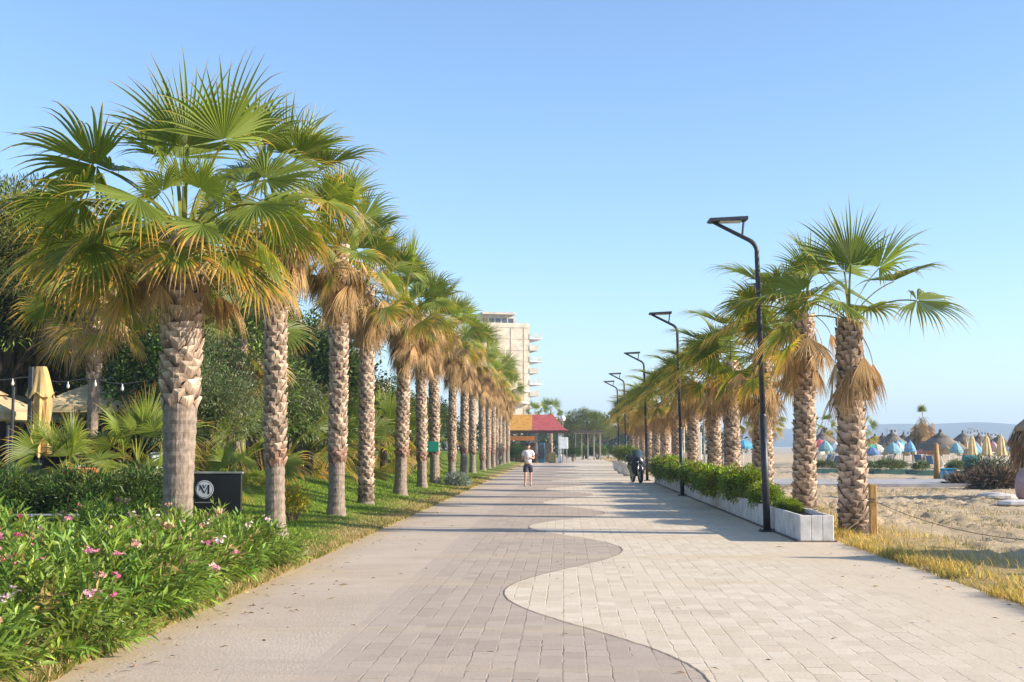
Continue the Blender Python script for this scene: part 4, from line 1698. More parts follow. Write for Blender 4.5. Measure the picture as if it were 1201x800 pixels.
# ------------------------------------------------------------------ cafe parasols
def parasol_open(loc, w_, zt, ze, rz, label, ppx=0.0, side=None):
    t = empty('cafe_parasol', loc, label, 'parasol', 'cream cafe parasols', rz)
    cl = (.60, .47, .28)
    b = MB()
    h = w_ / 2
    n = 6
    vs, fs = [], []
    # four panels, slightly sagging between ribs
    ring = []
    for k in range(16):
        a = 2 * math.pi * k / 16 + math.pi / 4
        q = (math.cos(a), math.sin(a))
        m_ = max(abs(q[0]), abs(q[1]))
        ring.append((q[0] / m_, q[1] / m_, 0 if k % 4 == 0 else -.0))
    for j in range(n + 1):
        u = j / n
        for k, (x, y, _) in enumerate(ring):
            sag = .06 * math.sin(u * math.pi) * (0 if k % 4 == 0 else 1)
            vs.append((x * h * (.1 + .9 * u), y * h * (.1 + .9 * u), zt - (zt - ze) * (u ** 1.15) - sag))
    for j in range(n):
        for k in range(16):
            k2 = (k + 1) % 16
            fs.append((j * 16 + k, j * 16 + k2, (j + 1) * 16 + k2, (j + 1) * 16 + k))
    b.add(vs, fs, 0, cl)
    # valance
    vs, fs = [], []
    for k, (x, y, _) in enumerate(ring):
        vs += [(x * h, y * h, ze), (x * h * 1.004, y * h * 1.004, ze - .16)]
    for k in range(16):
        k2 = (k + 1) % 16
        fs.append((2 * k, 2 * k2, 2 * k2 + 1, 2 * k + 1))
    b.add(vs, fs, 0, tuple(x * .94 for x in cl))
    cv = b.build('canopy', mCloth, t)
    b = MB()
    vs = []
    for k, (x, y, _) in enumerate(ring):
        vs.append((x * h * .30, y * h * .30, zt - .02))
    vs.append((0, 0, zt + .16))
    b.add(vs, [(k, (k + 1) % 16, 16) for k in range(16)], 0, tuple(x * .97 for x in cl))
    b.build('vent_cap', mCloth, cv)
    b = MB()
    b.tube([(ppx, 0, -.05), (ppx, 0, zt + .05)], .035, 10)
    if ppx:
        b.tube([(ppx, 0, zt), (0, 0, zt + .12)], .03, 8)
    b.build('mast', mMetal, t, True)
    for k in range(0, 16, 4):
        x, y, _ = ring[k]
        b = MB()
        b.tube([(0, 0, zt - .06), (x * h * .98, y * h * .98, ze - .01)], .012, 6)
        b.build('rib', mMetal, t)
    b = MB()
    b.box((ppx, 0, .03), (.6, .6, .07), bev=.01)
    b.build('base', mConc, t)
    return t


def zrel(px, py, Y):
    p = P(px, py, Y)
    return p.z - gz(p.x, p.y)


p = at(122, 540, 30.7)
parasol_open(p, 2.9, zrel(122, 447, 30.7), zrel(122, 478, 30.7), R(14), 'open cream parasol nearest the big palm, with a small vent cap')
p = at(-14, 540, 25.4)
parasol_open(p, 1.75, zrel(-14, 462, 25.4), zrel(-14, 484, 25.4), R(-8), 'open cream parasol cut by the left picture edge')
p = at(95, 540, 38)
parasol_open(p, 3.2, zrel(95, 474, 38), zrel(95, 492, 38), R(8), 'lower cream parasol farther back, under the slim palm')
p = at(20, 540, 36)
parasol_open(p, 3.0, zrel(20, 470, 36), zrel(20, 490, 36), R(20), 'cream parasol in the back row at the far left')
# closed parasol
p = at(45, 545, 24.5)
cp = empty('closed_parasol', p, 'closed cream parasol with its cloth tied down beside a dark mast', 'parasol', None)
zt, zb = zrel(45, 430, 24.5), zrel(45, 512, 24.5)
rc = random.Random(77)
n = 36
def cloth_ring(rows, seedk):
    vs, fs = [], []
    for j, (r_, z, fold, sq) in enumerate(rows):
        for k in range(n):
            a = 2 * math.pi * k / n
            c4 = max(abs(math.cos(a)), abs(math.sin(a)))
            q = (1 - sq) + sq * .78 / c4
            q *= 1 + fold * (math.sin(k * 2 * math.pi * 9 / n + .5 * math.sin(j * 1.3 + seedk)) + .5 * math.sin(k * 2 * math.pi * 4 / n + j * .35))
            dz = .05 * math.sin(a * 4 + seedk) + .03 * math.sin(a * 7) if j == len(rows) - 1 else 0
            vs.append((r_ * q * math.cos(a), r_ * q * math.sin(a), z + dz))
    for j in range(len(rows) - 1):
        for k in range(n):
            k2 = (k + 1) % n
            fs.append((j * n + k, j * n + k2, (j + 1) * n + k2, (j + 1) * n + k))
    b.add(vs, fs, 0, (.60, .42, .18))
b = MB()
cloth_ring([(.10, zt, 0, .9), (.14, zt - .10, .02, .9), (.20, zt - .30, .04, .85), (.27, zt - .52, .07, .8), (.295, zt - .60, .09, .8)], 1)
cp_cap = b
b2 = MB()
b = b2
cloth_ring([(.12, zt - .2, .08, .2), (.17, zt - .55, .14, .1), (.19, zt - .75, .2, 0), (.165, zt - 1.0, .24, 0), (.15, zt - 1.15, .2, 0), (.18, zt - 1.35, .26, 0), (.21, zb - .1, .28, 0), (.20, zb - .35, .3, 0)], 3)
fc = b2.build('folded_cloth', mCloth, cp)
b = cp_cap
b.build('cap_flap', mCloth, fc)
b = MB()
b.tube([(math.cos(t) * .17, math.sin(t) * .17, zt - 1.13) for t in np.linspace(0, 6.283, 24)], .012, 5)
b.build('strap', mRope, cp)
b = MB()
b.tube([(0, 0, -.05), (0, 0, zt)], .025, 8)
b.build('pole', mMetal, cp)
b = MB()
b.box((-.13, -.16, zt / 2 + .0), (.09, .09, zt - .02), bev=.01)
b.build('mast', mMetal, cp)
b = MB()
b.box((0, 0, .03), (.6, .6, .07), bev=.01)
b.build('base', mConc, cp)
# thin posts
for px, py, Y, lab in ((13, 455, 24, 'thin dark metal pole left of the closed parasol'), (8, 500, 22.5, 'thin grey pole at the far left edge'), (91, 482, 28, 'slim dark pole between the parasols')):
    p = at(px, 540, Y)
    h = zrel(px, py, Y)
    b = MB()
    b.tube([(0, 0, -.05), (0, 0, h)], .03, 8)
    b.box((0, 0, .01), (.14, .14, .02))
    b.lathe([(.036, h - .01), (.036, h + .015), (.01, h + .03)], (0, 0, 0), 10)
    o = b.build('pole', mMetal, None, False, p)
    tag(o, lab, 'pole')
# string of lights
sl = empty('light_string', (0, 0, 0), 'thin cable with small lamps strung across above the cafe parasols', 'light string')
b = MB()
A, B2 = P(-40, 440, 25), P(175, 447, 26)
pts = []
for k in range(21):
    t = k / 20
    q = A.lerp(B2, t)
    q.z -= .08 * math.sin(t * 3 * math.pi) ** 2
    pts.append(q)
b.tube(pts, .012, 5)
b.build('cable', mMetal, sl)
for k in range(2, 20, 3):
    b = MB()
    q = pts[k]
    b.lathe([(.012, 0), (.014, -.05), (.035, -.09), (.03, -.13), (.008, -.15)], (q.x, q.y, q.z), 8)
    b.build('bulb', M_plain('milky_glass', (.6, .6, .55), .2, .05) if k == 2 else bpy.data.materials['milky_glass'], sl, True)


# loungers
def lounger(loc, rz, col, label, back=50):
    t = empty('sun_lounger', loc, label, 'sun lounger', None, rz)
    b = MB()
    for y in (-.3, .3):
        b.box((.0, y, .30), (1.25, .05, .06), bev=.01)
    b.box((.6, 0, .30), (.05, .6, .06), bev=.01)
    b.build('frame', mWhite, t)
    for x in (-.5, .52):
        for y in (-.3, .3):
            b = MB()
            b.box((x, y, .135), (.05, .05, .27), bev=.008)
            b.build('leg', mWhite, t)
    b = MB()
    b.box((.0, 0, .37), (1.2, .6, .08), bev=.025, col=col)
    b.build('cushion', mPainted, t)
    a = R(back)
    M = Matrix.Translation((-.6 - .33 * math.cos(a), 0, .37 + .33 * math.sin(a))) @ Matrix.Rotation(a, 4, 'Y')
    b = MB()
    b.box((0, 0, 0), (.7, .6, .08), bev=.025, M=M, col=(.72, .70, .68))
    b.build('backrest', mPainted, t)
    return t


lounger(at(18, 560, 20.9, .42), R(200), (.55, .04, .25), 'white lounger with a magenta cushion at the left edge behind the hedge')
lounger(at(146, 560, 24.5, .35), R(160), (.03, .14, .42), 'white and blue lounger left of the nearest palm trunk')
lounger(at(228, 548, 25.0, .55), R(-25), (.03, .16, .42), 'white and blue lounger right of the nearest palm, behind the black sign', 60)


# ------------------------------------------------------------------ grass (stuff)
def blades(name, B, L, W, C, lean=.45, label='', cat='grass'):
    n = len(B)
    a = rng.random(n) * 2 * np.pi
    D = np.stack([np.cos(a) * lean * rng.random(n), np.sin(a) * lean * rng.random(n), np.ones(n)], 1)
    D = nrm(D)
    s = nrm(np.stack([-np.sin(a), np.cos(a), np.zeros(n)], 1) + rng.normal(0, .3, (n, 3)))
    L = np.broadcast_to(L, (n,))[:, None]
    W = np.broadcast_to(W, (n,))[:, None]
    m_ = B + D * L * .55
    bend = np.stack([np.cos(a), np.sin(a), np.zeros(n)], 1)
    tip = B + D * L + bend * L * .25 - np.array([0, 0, 1.]) * L * .08
    V = np.stack([B - s * W, B + s * W, m_ + s * W * .8, m_ - s * W * .8, tip], 1)
    i = np.arange(n)[:, None] * 5
    F = np.concatenate([i + np.array([[0, 1, 2]]), i + np.array([[0, 2, 3]]), i + np.array([[3, 2, 4]])], 0)
    o = place(np_mesh(name, V.reshape(-1, 3), F, np.repeat(C[:, None], 5, 1).reshape(-1, 3), mGrass), name)
    return tag(o, label, cat, kind='stuff')


# green lawn, dense near the visible bank
n = 90000
y = 19 + 46 * rng.random(n) ** 1.6
x = -3.75 - 6.5 * rng.random(n)
dry = np.clip(1 - (-3.6 - x) / (1.3 + .5 * np.sin(y * .8) + .3 * np.sin(y * 2.3)), 0, 1)
keep = rng.random(n) > dry * .75
x, y, dry = x[keep], y[keep], dry[keep]
z = np.array([lawn_z(a_, b_) for a_, b_ in zip(x, y)])
C = pick((.17, .26, .024), len(x), .16, .06)
isdry = rng.random(len(x)) < dry * .9 + .04
C[isdry] = pick((.42, .31, .13), int(isdry.sum()), .2, .06)
sc = 1 + (y - 19) / 50
blades('lawn_grass', np.stack([x, y, z], 1), .036 * sc * (1 + rng.normal(0, .25, len(x))), .006 * sc, C, .7, 'short green lawn grass on the bank under the left palms')
# grass fringe at the left paving edge
n = 12000
y = 6.5 + 50 * rng.random(n) ** 1.5
x = np.array([edgeL(a_) for a_ in y]) - .02 - np.abs(rng.normal(0, .16, n)) * (1 + .6 * np.sin(y * 1.3))
z = np.array([lawn_z(a_, b_) for a_, b_ in zip(x, y)])
z = np.maximum(z, .02)
C = pick((.16, .19, .03), n, .25, .1)
isd = rng.random(n) < (.35 + .35 * np.sin(y * .9 + 1) * .6 + .25 * (y > 17))
C[isd] = pick((.46, .34, .15), int(isd.sum()), .2, .06)
blades('edge_grass', np.stack([x, y, z - .01], 1), .07 * (1 + rng.normal(0, .35, n)), .005, C, 1.0, 'patchy green and straw grass along the left paving edge')
# dry grass on the right
n = 26000
y = 9 + 34 * rng.random(n) ** 1.2
x = np.array([edgeR(a_) for a_ in y]) + .03 + np.abs(rng.normal(0, .26, n))
far = rng.random(n) < .28
x[far] += rng.random(int(far.sum())) * 1.6
clump = np.sin(y * 5.1) * np.sin(y * 2.3 + x * 4) + np.sin(x * 7 + y)
kp = (clump > -.25) | (rng.random(n) < .22)
x, y, clump = x[kp], y[kp], clump[kp]
z = np.array([sand_z(a_, b_) for a_, b_ in zip(x, y)])
C = pick((.60, .42, .13), len(x), .2, .07)
gr = rng.random(len(x)) < .12 + .12 * (np.sin(y * 1.7) > .6)
C[gr] = pick((.22, .24, .05), int(gr.sum()), .2, .1)
blades('dry_grass', np.stack([x, y, np.maximum(z, .02) - .01], 1), (.11 + .05 * np.clip(clump, -1, 1.5)) * (1 + rng.normal(0, .3, len(x))), .0045, C, .9, 'tall straw-yellow dry grass along the right paving edge')
# sparse dry weeds on the sand
n = 9000
cx_ = 5.6 + 9 * rng.random(90)
cy_ = 20 + 34 * rng.random(90)
ii = rng.integers(0, 90, n)
x = cx_[ii] + rng.normal(0, .28, n)
y = cy_[ii] + rng.normal(0, .4, n)
k = x > 5.0
x, y = x[k], y[k]
z = np.array([sand_z(a_, b_) for a_, b_ in zip(x, y)])
C = pick((.30, .25, .12), len(x), .35, .1)
blades('sand_weeds', np.stack([x, y, z - .01], 1), .09 * (1 + rng.normal(0, .3, len(x))), .006, C, 1.2, 'sparse low dry weeds scattered over the sand')


# ------------------------------------------------------------------ far planters and the end of the promenade
FB = [bush_mesh('foliage', (.8, .8, .7), 90, 34, .24, .14, .06, (.11, .17, .025), var=.35, col2=(.22, .24, .03)) for _ in range(2)]
for i, (px, Y, lab) in enumerate(((741, 68, 'pale stone tub with a shrub just beyond the scooter'), (734, 73.5, 'grey tub with a tall shrub behind the fourth lamp'), (729, 82, 'farthest shrub tub by the fifth lamp'))):
    p = P(px, 550, Y)
    o = empty('shrub_tub', (p.x, Y, .02), lab, 'planter', 'shrub tubs beyond the scooter')
    b = MB()
    b.lathe([(.42, 0), (.52, .1), (.58, .55), (.62, .6), (.62, .66), (.54, .66), (.52, .58)], (0, 0, 0), 12)
    b.build('tub', mConc, o)
    place(FB[i % 2], 'foliage', o, (0, 0, .55), i, .72)


def kiosk():
    Y0 = 122.0
    a_ = P(588, 540, Y0)
    t = empty('kiosk', (-3.2, Y0, .02), 'open kiosk with flared yellow and red tiled roof at the end of the palm row', 'kiosk')
    # roof with flared eaves, left part yellow, right part red
    zb, zt = 3.15, 4.7
    hx, hy = 3.6, 2.8
    ridge = 2.1
    rows = [(1.0, 0), (.90, .10), (.78, .32), (.66, .62), (.56, .92)]
    for nm, x0, x1, c1 in (('yellow_roof', -1, .02, (.55, .27, .05)), ('red_roof', .02, 1, (.42, .095, .085))):
        b = MB()
        vs, fs = [], []
        m_ = 6
        for (k, h) in rows:
            z = zb + h / .92 * (zt - zb)
            xw = ridge + (hx - ridge) * (k - .56) / .44
            yw = hy * (k - .56) / .44
            for j in range(m_ + 1):
                u = x0 + (x1 - x0) * j / m_
                vs.append((u * xw, -yw - .02, z))
            for j in range(m_ + 1):
                u = x0 + (x1 - x0) * j / m_
                vs.append((u * xw, yw + .02, z))
        q = 2 * (m_ + 1)
        for i in range(len(rows) - 1):
            for j in range(m_):
                fs.append((i * q + j, i * q + j + 1, (i + 1) * q + j + 1, (i + 1) * q + j))
                fs.append((i * q + m_ + 1 + j, (i + 1) * q + m_ + 1 + j, (i + 1) * q + m_ + 2 + j, i * q + m_ + 2 + j))
            e = m_ if x1 == 1 else 0
            fs.append((i * q + e, i * q + m_ + 1 + e, (i + 1) * q + m_ + 1 + e, (i + 1) * q + e))
        b.add(vs, fs, 0, c1)
        o = b.build(nm, mPainted, t)
        md = o.modifiers.new('thick', 'SOLIDIFY')
        md.thickness = .07
    b = MB()
    b.box((0, -hy + .1, zb - .16), (2 * hx - .3, .14, .22), col=(.09, .05, .04))
    b.box((0, hy - .1, zb - .16), (2 * hx - .3, .14, .22), col=(.09, .05, .04))
    for x in (-hx + .25, hx - .25):
        b.box((x, 0, zb - .16), (.14, 2 * hy - .4, .22), col=(.09, .05, .04))
    b.build('eave_beam', mPainted, t)
    b = MB()
    b.box((-1.6, -hy + .0, 2.35), (3.9, .12, .42), col=(.50, .17, .04))
    b.build('orange_fascia', mPainted, t)
    for x, y, c in ((-3.1, -2.3, (.25, .2, .16)), (-3.1, 2.3, (.25, .2, .16)), (2.75, -2.3, (.55, .57, .62)), (2.75, 2.3, (.25, .2, .16)), (.5, -2.3, (.3, .25, .2))):
        b = MB()
        b.box((x, y, 1.55), (.34 if x > 2 else .2, .3, 3.1), bev=.02, col=c)
        b.build('column', mPainted, t)
    b = MB()
    b.box((-.6, 1.9, .95), (5.0, .2, 1.9), col=(.13, .11, .09))
    b.build('back_wall', mPainted, t)
    b = MB()
    b.box((-1.2, -1.6, .52), (3.2, .5, 1.0), bev=.02, col=(.26, .12, .07))
    b.box((-1.2, -1.6, 1.05), (3.5, .7, .06), bev=.01, col=(.4, .3, .2))
    b.build('counter', mPainted, t)
    b = MB()
    b.box((1.0, -2.0, .95), (.62, .6, 1.9), bev=.03, col=(.04, .17, .27))
    fr = b.build('drinks_fridge', mPainted, t)
    b = MB()
    b.box((1.0, -2.31, 1.05), (.5, .02, 1.4))
    b.build('door', mGlass, fr)
    b = MB()
    b.box((2.0, -1.8, .5), (.7, .6, 1.0), bev=.02, col=(.45, .35, .12))
    b.build('cabinet', mPainted, t)
    for k in range(5):
        st_ = empty('bar_stool', (-5.6 + .75 * k, Y0 - 2.5, .02), 'bar stool in the row before the kiosk counter', 'stool', 'bar stools at the kiosk')
        b = MB()
        b.lathe([(.17, .70), (.18, .72), (.18, .76), (.1, .78)], (0, 0, 0), 12, col=(.35, .12, .05))
        b.build('seat', mPainted, st_)
        b = MB()
        b.tube([(0, 0, 0), (0, 0, .7)], .03, 8, col=(.2, .2, .2))
        b.lathe([(.2, 0), (.2, .02), (.05, .05)], (0, 0, 0), 12, col=(.2, .2, .2))
        b.build('pedestal', mPainted, st_)
    return t


kiosk()
ki_p = P(661, 522, 118)
b = MB()
b.box((0, 0, 1.9), (.85, .06, 1.1), bev=.02, col=(.80, .82, .80))
b.tube([(-.3, 0, -.02), (-.3, 0, 1.4)], .03, 8, col=(.4, .4, .4))
b.tube([(.3, 0, -.02), (.3, 0, 1.4)], .03, 8, col=(.4, .4, .4))
o = b.build('notice_board', mPainted, None, False, (ki_p.x, 118, .02))
tag(o, 'white blank notice board on two legs right of the kiosk', 'board')
b = MB()
b.tube([(0, 0, -.02), (0, 0, 4.1)], [.05, .04], 8, col=(.25, .25, .25))
b.lathe([(.05, 4.1), (.24, 4.2), (.28, 4.4), (.2, 4.6), (.05, 4.68)], (0, 0, 0), 14, col=(.85, .86, .8))
o = b.build('globe_lamp', mPainted, None, True, (P(660, 495, 125).x, 125, .02))
tag(o, 'small white globe lamp on a post right of the kiosk roof', 'lamp')
pg = empty('pergola', (P(690, 540, 140).x, 140, .02), 'open shelter with thin posts and a flat dark roof below the pine crowns', 'pergola')
for i in range(5):
    for yy in (0, 3.2):
        b = MB()
        b.box((-1.4 + .7 * i, yy, 1.5), (.09, .09, 3.0), col=(.36, .32, .27))
        b.build('post', mPainted, pg)
b = MB()
for yy in (0, 3.2):
    b.box((0, yy, 3.06), (3.2, .09, .10), col=(.36, .32, .27))
for i in range(7):
    b.box((-1.4 + .467 * i, 1.6, 3.15), (.06, 3.6, .06), col=(.36, .32, .27))
b.build('beam', mPainted, pg)
b = MB()
b.box((0, 1.6, 3.25), (3.9, 4.2, .12), bev=.02, col=(.10, .085, .07))
b.build('roof', mPainted, pg)
for i, (px, Y, sc_, lab) in enumerate(((672, 132, .8, 'dark shrub at the foot of the notice board'), (684, 150, 1.0, 'round shrub inside the pergola'), (701, 150, 1.1, 'bright shrub right of the pergola'), (713, 160, .9, 'shrub left of centre before the low far wall'), (726, 165, 1.0, 'shrub right of centre before the low far wall'), (607, 118, .9, 'shrub left of the kiosk counter'))):
    p = P(px, 540, Y)
    o = empty('far_shrub', (p.x, Y, 0), lab, 'shrub', 'shrubs at the end of the promenade', i, (sc_ * .8, sc_ * .8, sc_ * .62))
    place(SH[(2, 0, 0, 2, 1, 2)[i]], 'foliage', o)
    place(shrub_stem, 'stems', o)
b = MB()
b.box((0, 0, .35), (13, .4, .7), bev=.03, col=(.72, .70, .66))
b.box((0, 0, .74), (13.2, .5, .08), bev=.02, col=(.66, .64, .6))
o = b.build('low_wall', mPainted, None, False, (P(716, 540, 185).x, 185, .02))
tag(o, 'long low pale wall closing the far end of the promenade', 'wall')

# far trees round the end of the promenade
far_pines = [(688, 158, .95, 'yellow-green umbrella pine right of the kiosk'), (672, 170, .85, 'darker pine behind the kiosk roof corner'), (707, 190, .75, 'pine behind the pergola'), (655, 200, .9, 'pine half hidden behind the kiosk roof')]
FP = pine_mesh(9, 3.0, 3.0, 3.0, 6.6, 150, 130, (.13, .15, .025), .7)
FQ = pine_mesh(10, 3.3, 3.0, 1.6, 6.0, 150, 130, (.06, .095, .025), .8)
for i, (px, Y, s, lab) in enumerate(far_pines):
    p = P(px, 540, Y)
    o = empty('pine_tree', (p.x, Y, 0), lab, 'pine tree', 'pines at the end of the promenade', i, s)
    f = FP if i in (0, 2) else FQ
    place(f[0], 'crown', o)
    place(f[1], 'trunk', o)
pts, dirs, idx, c = clump_cloud(300, 50, (26, 6, 5.2), 1.6, shell=.2)
pts[:, 2] += 1.5
keep = pts[:, 2] > 0
C = pick((.055, .085, .025), int(keep.sum()), .4, .12)
o = place(leaves('far_wood', pts[keep], dirs[keep], .8, .4, C, mLeaf, .3), 'far_wood', None, (P(720, 530, 235).x, 235, 0))
tag(o, 'green wood closing the view beyond the end of the promenade', 'wood', kind='stuff')
pts, dirs, idx, c = clump_cloud(420, 50, (34, 8, 4.2), 1.5, shell=.2)
pts[:, 2] += 2
keep = pts[:, 2] > 0
C = pick((.05, .08, .02), int(keep.sum()), .4, .12)
o = place(leaves('far_wood', pts[keep], dirs[keep], .8, .4, C, mLeaf, .3), 'far_wood', None, (-42, 165, 0))
tag(o, 'green wood seen through the gaps of the left palm row', 'wood', kind='stuff')
# palms behind the kiosk and on the beach
for i, (px, Y, h, s, lab, dead) in enumerate(((646, 150, 5.6, .9, 'small palm tip showing above the kiosk roof', 6), (628, 160, 5.6, .9, 'palm behind the yellow side of the kiosk roof', 6), (902, 95, 3.6, .8, 'beach palm seen left of the second right palm', 14), (885, 120, 4.2, .9, 'beach palm farther back seen beside the third right palm', 14),
                                             (968, 110, 3.3, .7, 'beach palm in the gap between the two nearest right palms', 14), (1012, 92, 2.7, .6, 'small beach palm just right of the nearest right trunk', 14), (782, 118, 4.0, .9, 'palm behind the thatched bar on the right', 14), (768, 128, 4.4, .95, 'palm left of the thatched bar', 14))):
    p = P(px, 540, Y)
    fan_palm((p.x, Y, 0), h, .2, .22, .2, 16, dead, 400 + i, lab, 'scattered far palms', s, True, name='palm_tree')


# ------------------------------------------------------------------ tower and other buildings
def tower():
    Y0 = 290.0
    xl, xr = P(556, 500, Y0).x, P(622, 500, Y0).x
    xb = P(638, 500, Y0).x
    zt = P(600, 383, Y0).z
    fh = (zt) / 11
    t = empty('apartment_tower', ((xl + xr) / 2, Y0, 0), 'tall sand-coloured apartment tower with white balcony slabs, rising above the left palms', 'apartment building', None, R(16))
    W, D_ = xr - xl, 16.0
    b = MB()
    b.box((0, D_ / 2, zt / 2), (W, D_, zt), col=(.62, .53, .40))
    b.build('wall', mWall, t)
    b = MB()
    for k in range(1, 12):
        b.box((0, -.03, k * fh - .15), (W + .06, .12, .16), col=(.52, .44, .34))
    for u in (-.36, -.1, .16, .40):
        b.box((u * W, -.035, zt / 2), (.18, .11, zt - .4), col=(.55, .465, .35))
    b.build('facade_grooves', mWall, t)
    xb -= (xl + xr) / 2
    for k in range(1, 11):
        z = k * fh
        ext = xb - W / 2
        big = (k % 2 == 0)
        b = MB()
        L_ = ext * (1.0 if big else .72)
        b.box((W / 2 + L_ / 2, 5.0, z), (L_, 10.4, .28), col=(.74, .73, .70) if big else (.60, .55, .45))
        f = b.build('balcony', mWall, t)
        b = MB()
        b.box((W / 2 + L_ / 2 - .05, -.12, z + .66), (L_ - .2, .05, .95), col=(.45, .52, .50) if big else (.52, .47, .38))
        b.box((W / 2 + L_ - .12, 5.0, z + .66), (.05, 10.1, .95), col=(.45, .52, .50) if big else (.52, .47, .38))
        b.build('railing', mWall, f)
        b = MB()
        b.box((W / 2 + .03, 2.2, z + 1.35), (.08, 1.6, 2.2))
        b.box((W / 2 + .03, 6.4, z + 1.35), (.08, 2.4, 2.2))
        b.build('window', mGlass, t)
    # two white awnings low on the facade
    for k, zz in ((0, P(612, 458, Y0).z), (1, P(612, 472, Y0).z)):
        b = MB()
        x0 = W / 2 - 2.6
        b.prism([(x0 - .6, zz + .55), (x0 + 2.4, zz - .15), (x0 + 2.4, zz - .35), (x0 - .6, zz - .2)], -2.4, -.09, axis='Y', col=(.80, .80, .78))
        b.build('white_canopy', mWall, t)
    # penthouse with slanted end
    zp = P(600, 366, Y0).z
    b = MB()
    b.prism([(-W * .36, zt), (W * .36, zt), (W * .22, zp), (-W * .36, zp)], 2.0, 11.0, axis='Y', col=(.60, .52, .41))
    b.box((-W * .05, 1.2, zp - .25), (W * .62, 1.9, .5), col=(.54, .48, .38))
    ph = b.build('penthouse', mWall, t)
    b = MB()
    for k in range(5):
        b.box((-W * .28 + W * .12 * k, 1.95, zt + (zp - zt) * .38), (W * .085, .12, (zp - zt) * .5))
    b.build('window', mGlass, ph)
    b = MB()
    b.box((0, .2, zt + .45), (W, .2, .9), col=(.62, .53, .40))
    b.build('parapet', mWall, t)
    return t


tower()


def block(px0, px1, py, Y, col, label, floors, name='hotel_block', D_=12):
    x0, x1, zt = P(px0, 500, Y).x, P(px1, 500, Y).x, P((px0 + px1) / 2, py, Y).z
    t = empty(name, ((x0 + x1) / 2, Y, 0), label, 'building')
    W = x1 - x0
    b = MB()
    b.box((0, D_ / 2, zt / 2), (W, D_, zt), col=col)
    b.build('wall', mWall, t)
    b = MB()
    b.box((0, D_ / 2, zt + .15), (W + .5, D_ + .5, .3), col=tuple(x * .9 for x in col))
    b.build('roof', mWall, t)
    fh = zt / floors
    nw = max(2, int(W / 3))
    for f in range(floors):
        b = MB()
        for k in range(nw):
            b.box((-W / 2 + W * (k + .5) / nw, -.02, f * fh + fh * .55), (W / nw * .55, .1, fh * .5))
        b.build('window_row', mGlass, t)
        b = MB()
        b.box((0, -.5, f * fh + fh * .02 + .2), (W * .98, 1.0, .16), col=tuple(min(.8, x * 1.1) for x in col))
        b.build('balcony', mWall, t)
    return t


block(437, 449, 448, 230, (.66, .66, .66), 'white hotel block in the gap right of the fourth palm, higher one', 8)
block(446, 462, 463, 260, (.62, .62, .62), 'white hotel block in the same gap, lower and farther', 8)
block(409, 424, 428, 210, (.45, .42, .40), 'greyish block in the gap between third and fourth palms', 8)
block(478, 485, 468, 300, (.16, .20, .19), 'narrow dark block seen between fifth and sixth palms', 9)
block(703, 720, 491, 560, (.36, .40, .45), 'grey flat-roofed building far off above the end of the promenade', 4)
block(1042, 1052, 503, 700, (.68, .67, .66), 'white distant block left of the dead palm, in front of the hills', 4, D_=8)
block(1063, 1070, 505, 720, (.64, .64, .64), 'small white distant block beside the dead palm', 3, D_=8)
for k, (a_, b_, c_) in enumerate(((1133, 1140, 505), (1141, 1148, 503), (1150, 1157, 506), (1160, 1170, 508))):
    block(a_, b_, c_, 690 + k * 15, (.60, .60, .58), ['leftmost', 'second from left', 'second from right', 'rightmost'][k] + ' of the pale distant blocks above the closed cream beach umbrellas', 4, D_=8)

# dead-headed palm far on the beach
p = P(1083, 525, 105)
dp = empty('dead_palm', (p.x, 105, 0), 'beach palm with a big brown ball of dead fronds and a tiny green tip', 'palm tree')
place(trunk_mesh(.1, 3.2, .26, .22, 501, True), 'trunk', dp)
rr = random.Random(9)
for k in range(84):
    a = k * 2.4
    o = place(DEAD[k % 7], 'dead_frond', dp, (math.cos(a) * .25, math.sin(a) * .25, 4.1 - .016 * k), a, rr.uniform(.7, .95))
for k in range(5):
    place(LIVE[86][k % 3], 'frond', dp, (0, 0, 4.0), k * 1.3, .55)


# ------------------------------------------------------------------ beach
def thatch_mesh(rad, h, n=18, sag=.18, shag=.25, seed=0):
    r = random.Random(seed)
    b = MB()
    # ragged cone in layered courses
    cs = 5
    for j in range(cs):
        u0, u1 = j / cs, (j + 1) / cs
        m_ = 40
        vs, fs = [], []
        for k in range(m_):
            a = 2 * math.pi * k / m_
            r0, r1 = rad * (.05 + .95 * u0), rad * (.05 + .95 * u1) + .05
            z0 = h * (1 - u0) ** 1.15
            z1 = h * (1 - u1) ** 1.15 - .05 - r.uniform(0, shag) * (1 if j == cs - 1 else .35)
            vs += [(r0 * math.cos(a), r0 * math.sin(a), z0 + .03), (r1 * math.cos(a), r1 * math.sin(a), z1)]
        for k in range(m_):
            k2 = (k + 1) % m_
            fs.append((2 * k, 2 * k2, 2 * k2 + 1, 2 * k + 1))
        q = r.uniform(.85, 1.1)
        b.add(vs, fs, 0, (.18 * q, .15 * q, .12 * q))
    b.lathe([(.08, h - .1), (.10, h + .1), (.06, h + .2), (.02, h + .24)], (0, 0, 0), 8, col=(.10, .085, .07))
    return b.mesh('thatch', mThatch)


TH = [thatch_mesh(1.45, .95, seed=1), thatch_mesh(1.4, .85, seed=2)]


def thatched(loc, s, label, group='thatched beach parasols', zp=2.1):
    t = empty('thatched_parasol', loc, label, 'beach parasol', group)
    s = s * .9 if s < 1.2 else s
    q_ = place(random.choice(TH), 'thatch', t, (0, 0, zp), random.uniform(0, 6), (s, s, s * random.uniform(.8, 1.05)))
    q_.rotation_euler.x = random.uniform(-.06, .06)
    b = MB()
    b.tube([(0, 0, -.1), (0, 0, zp + .6 * s)], [.07, .05], 8, col=(.42, .36, .28))
    b.build('pole', mPainted, t)
    return t


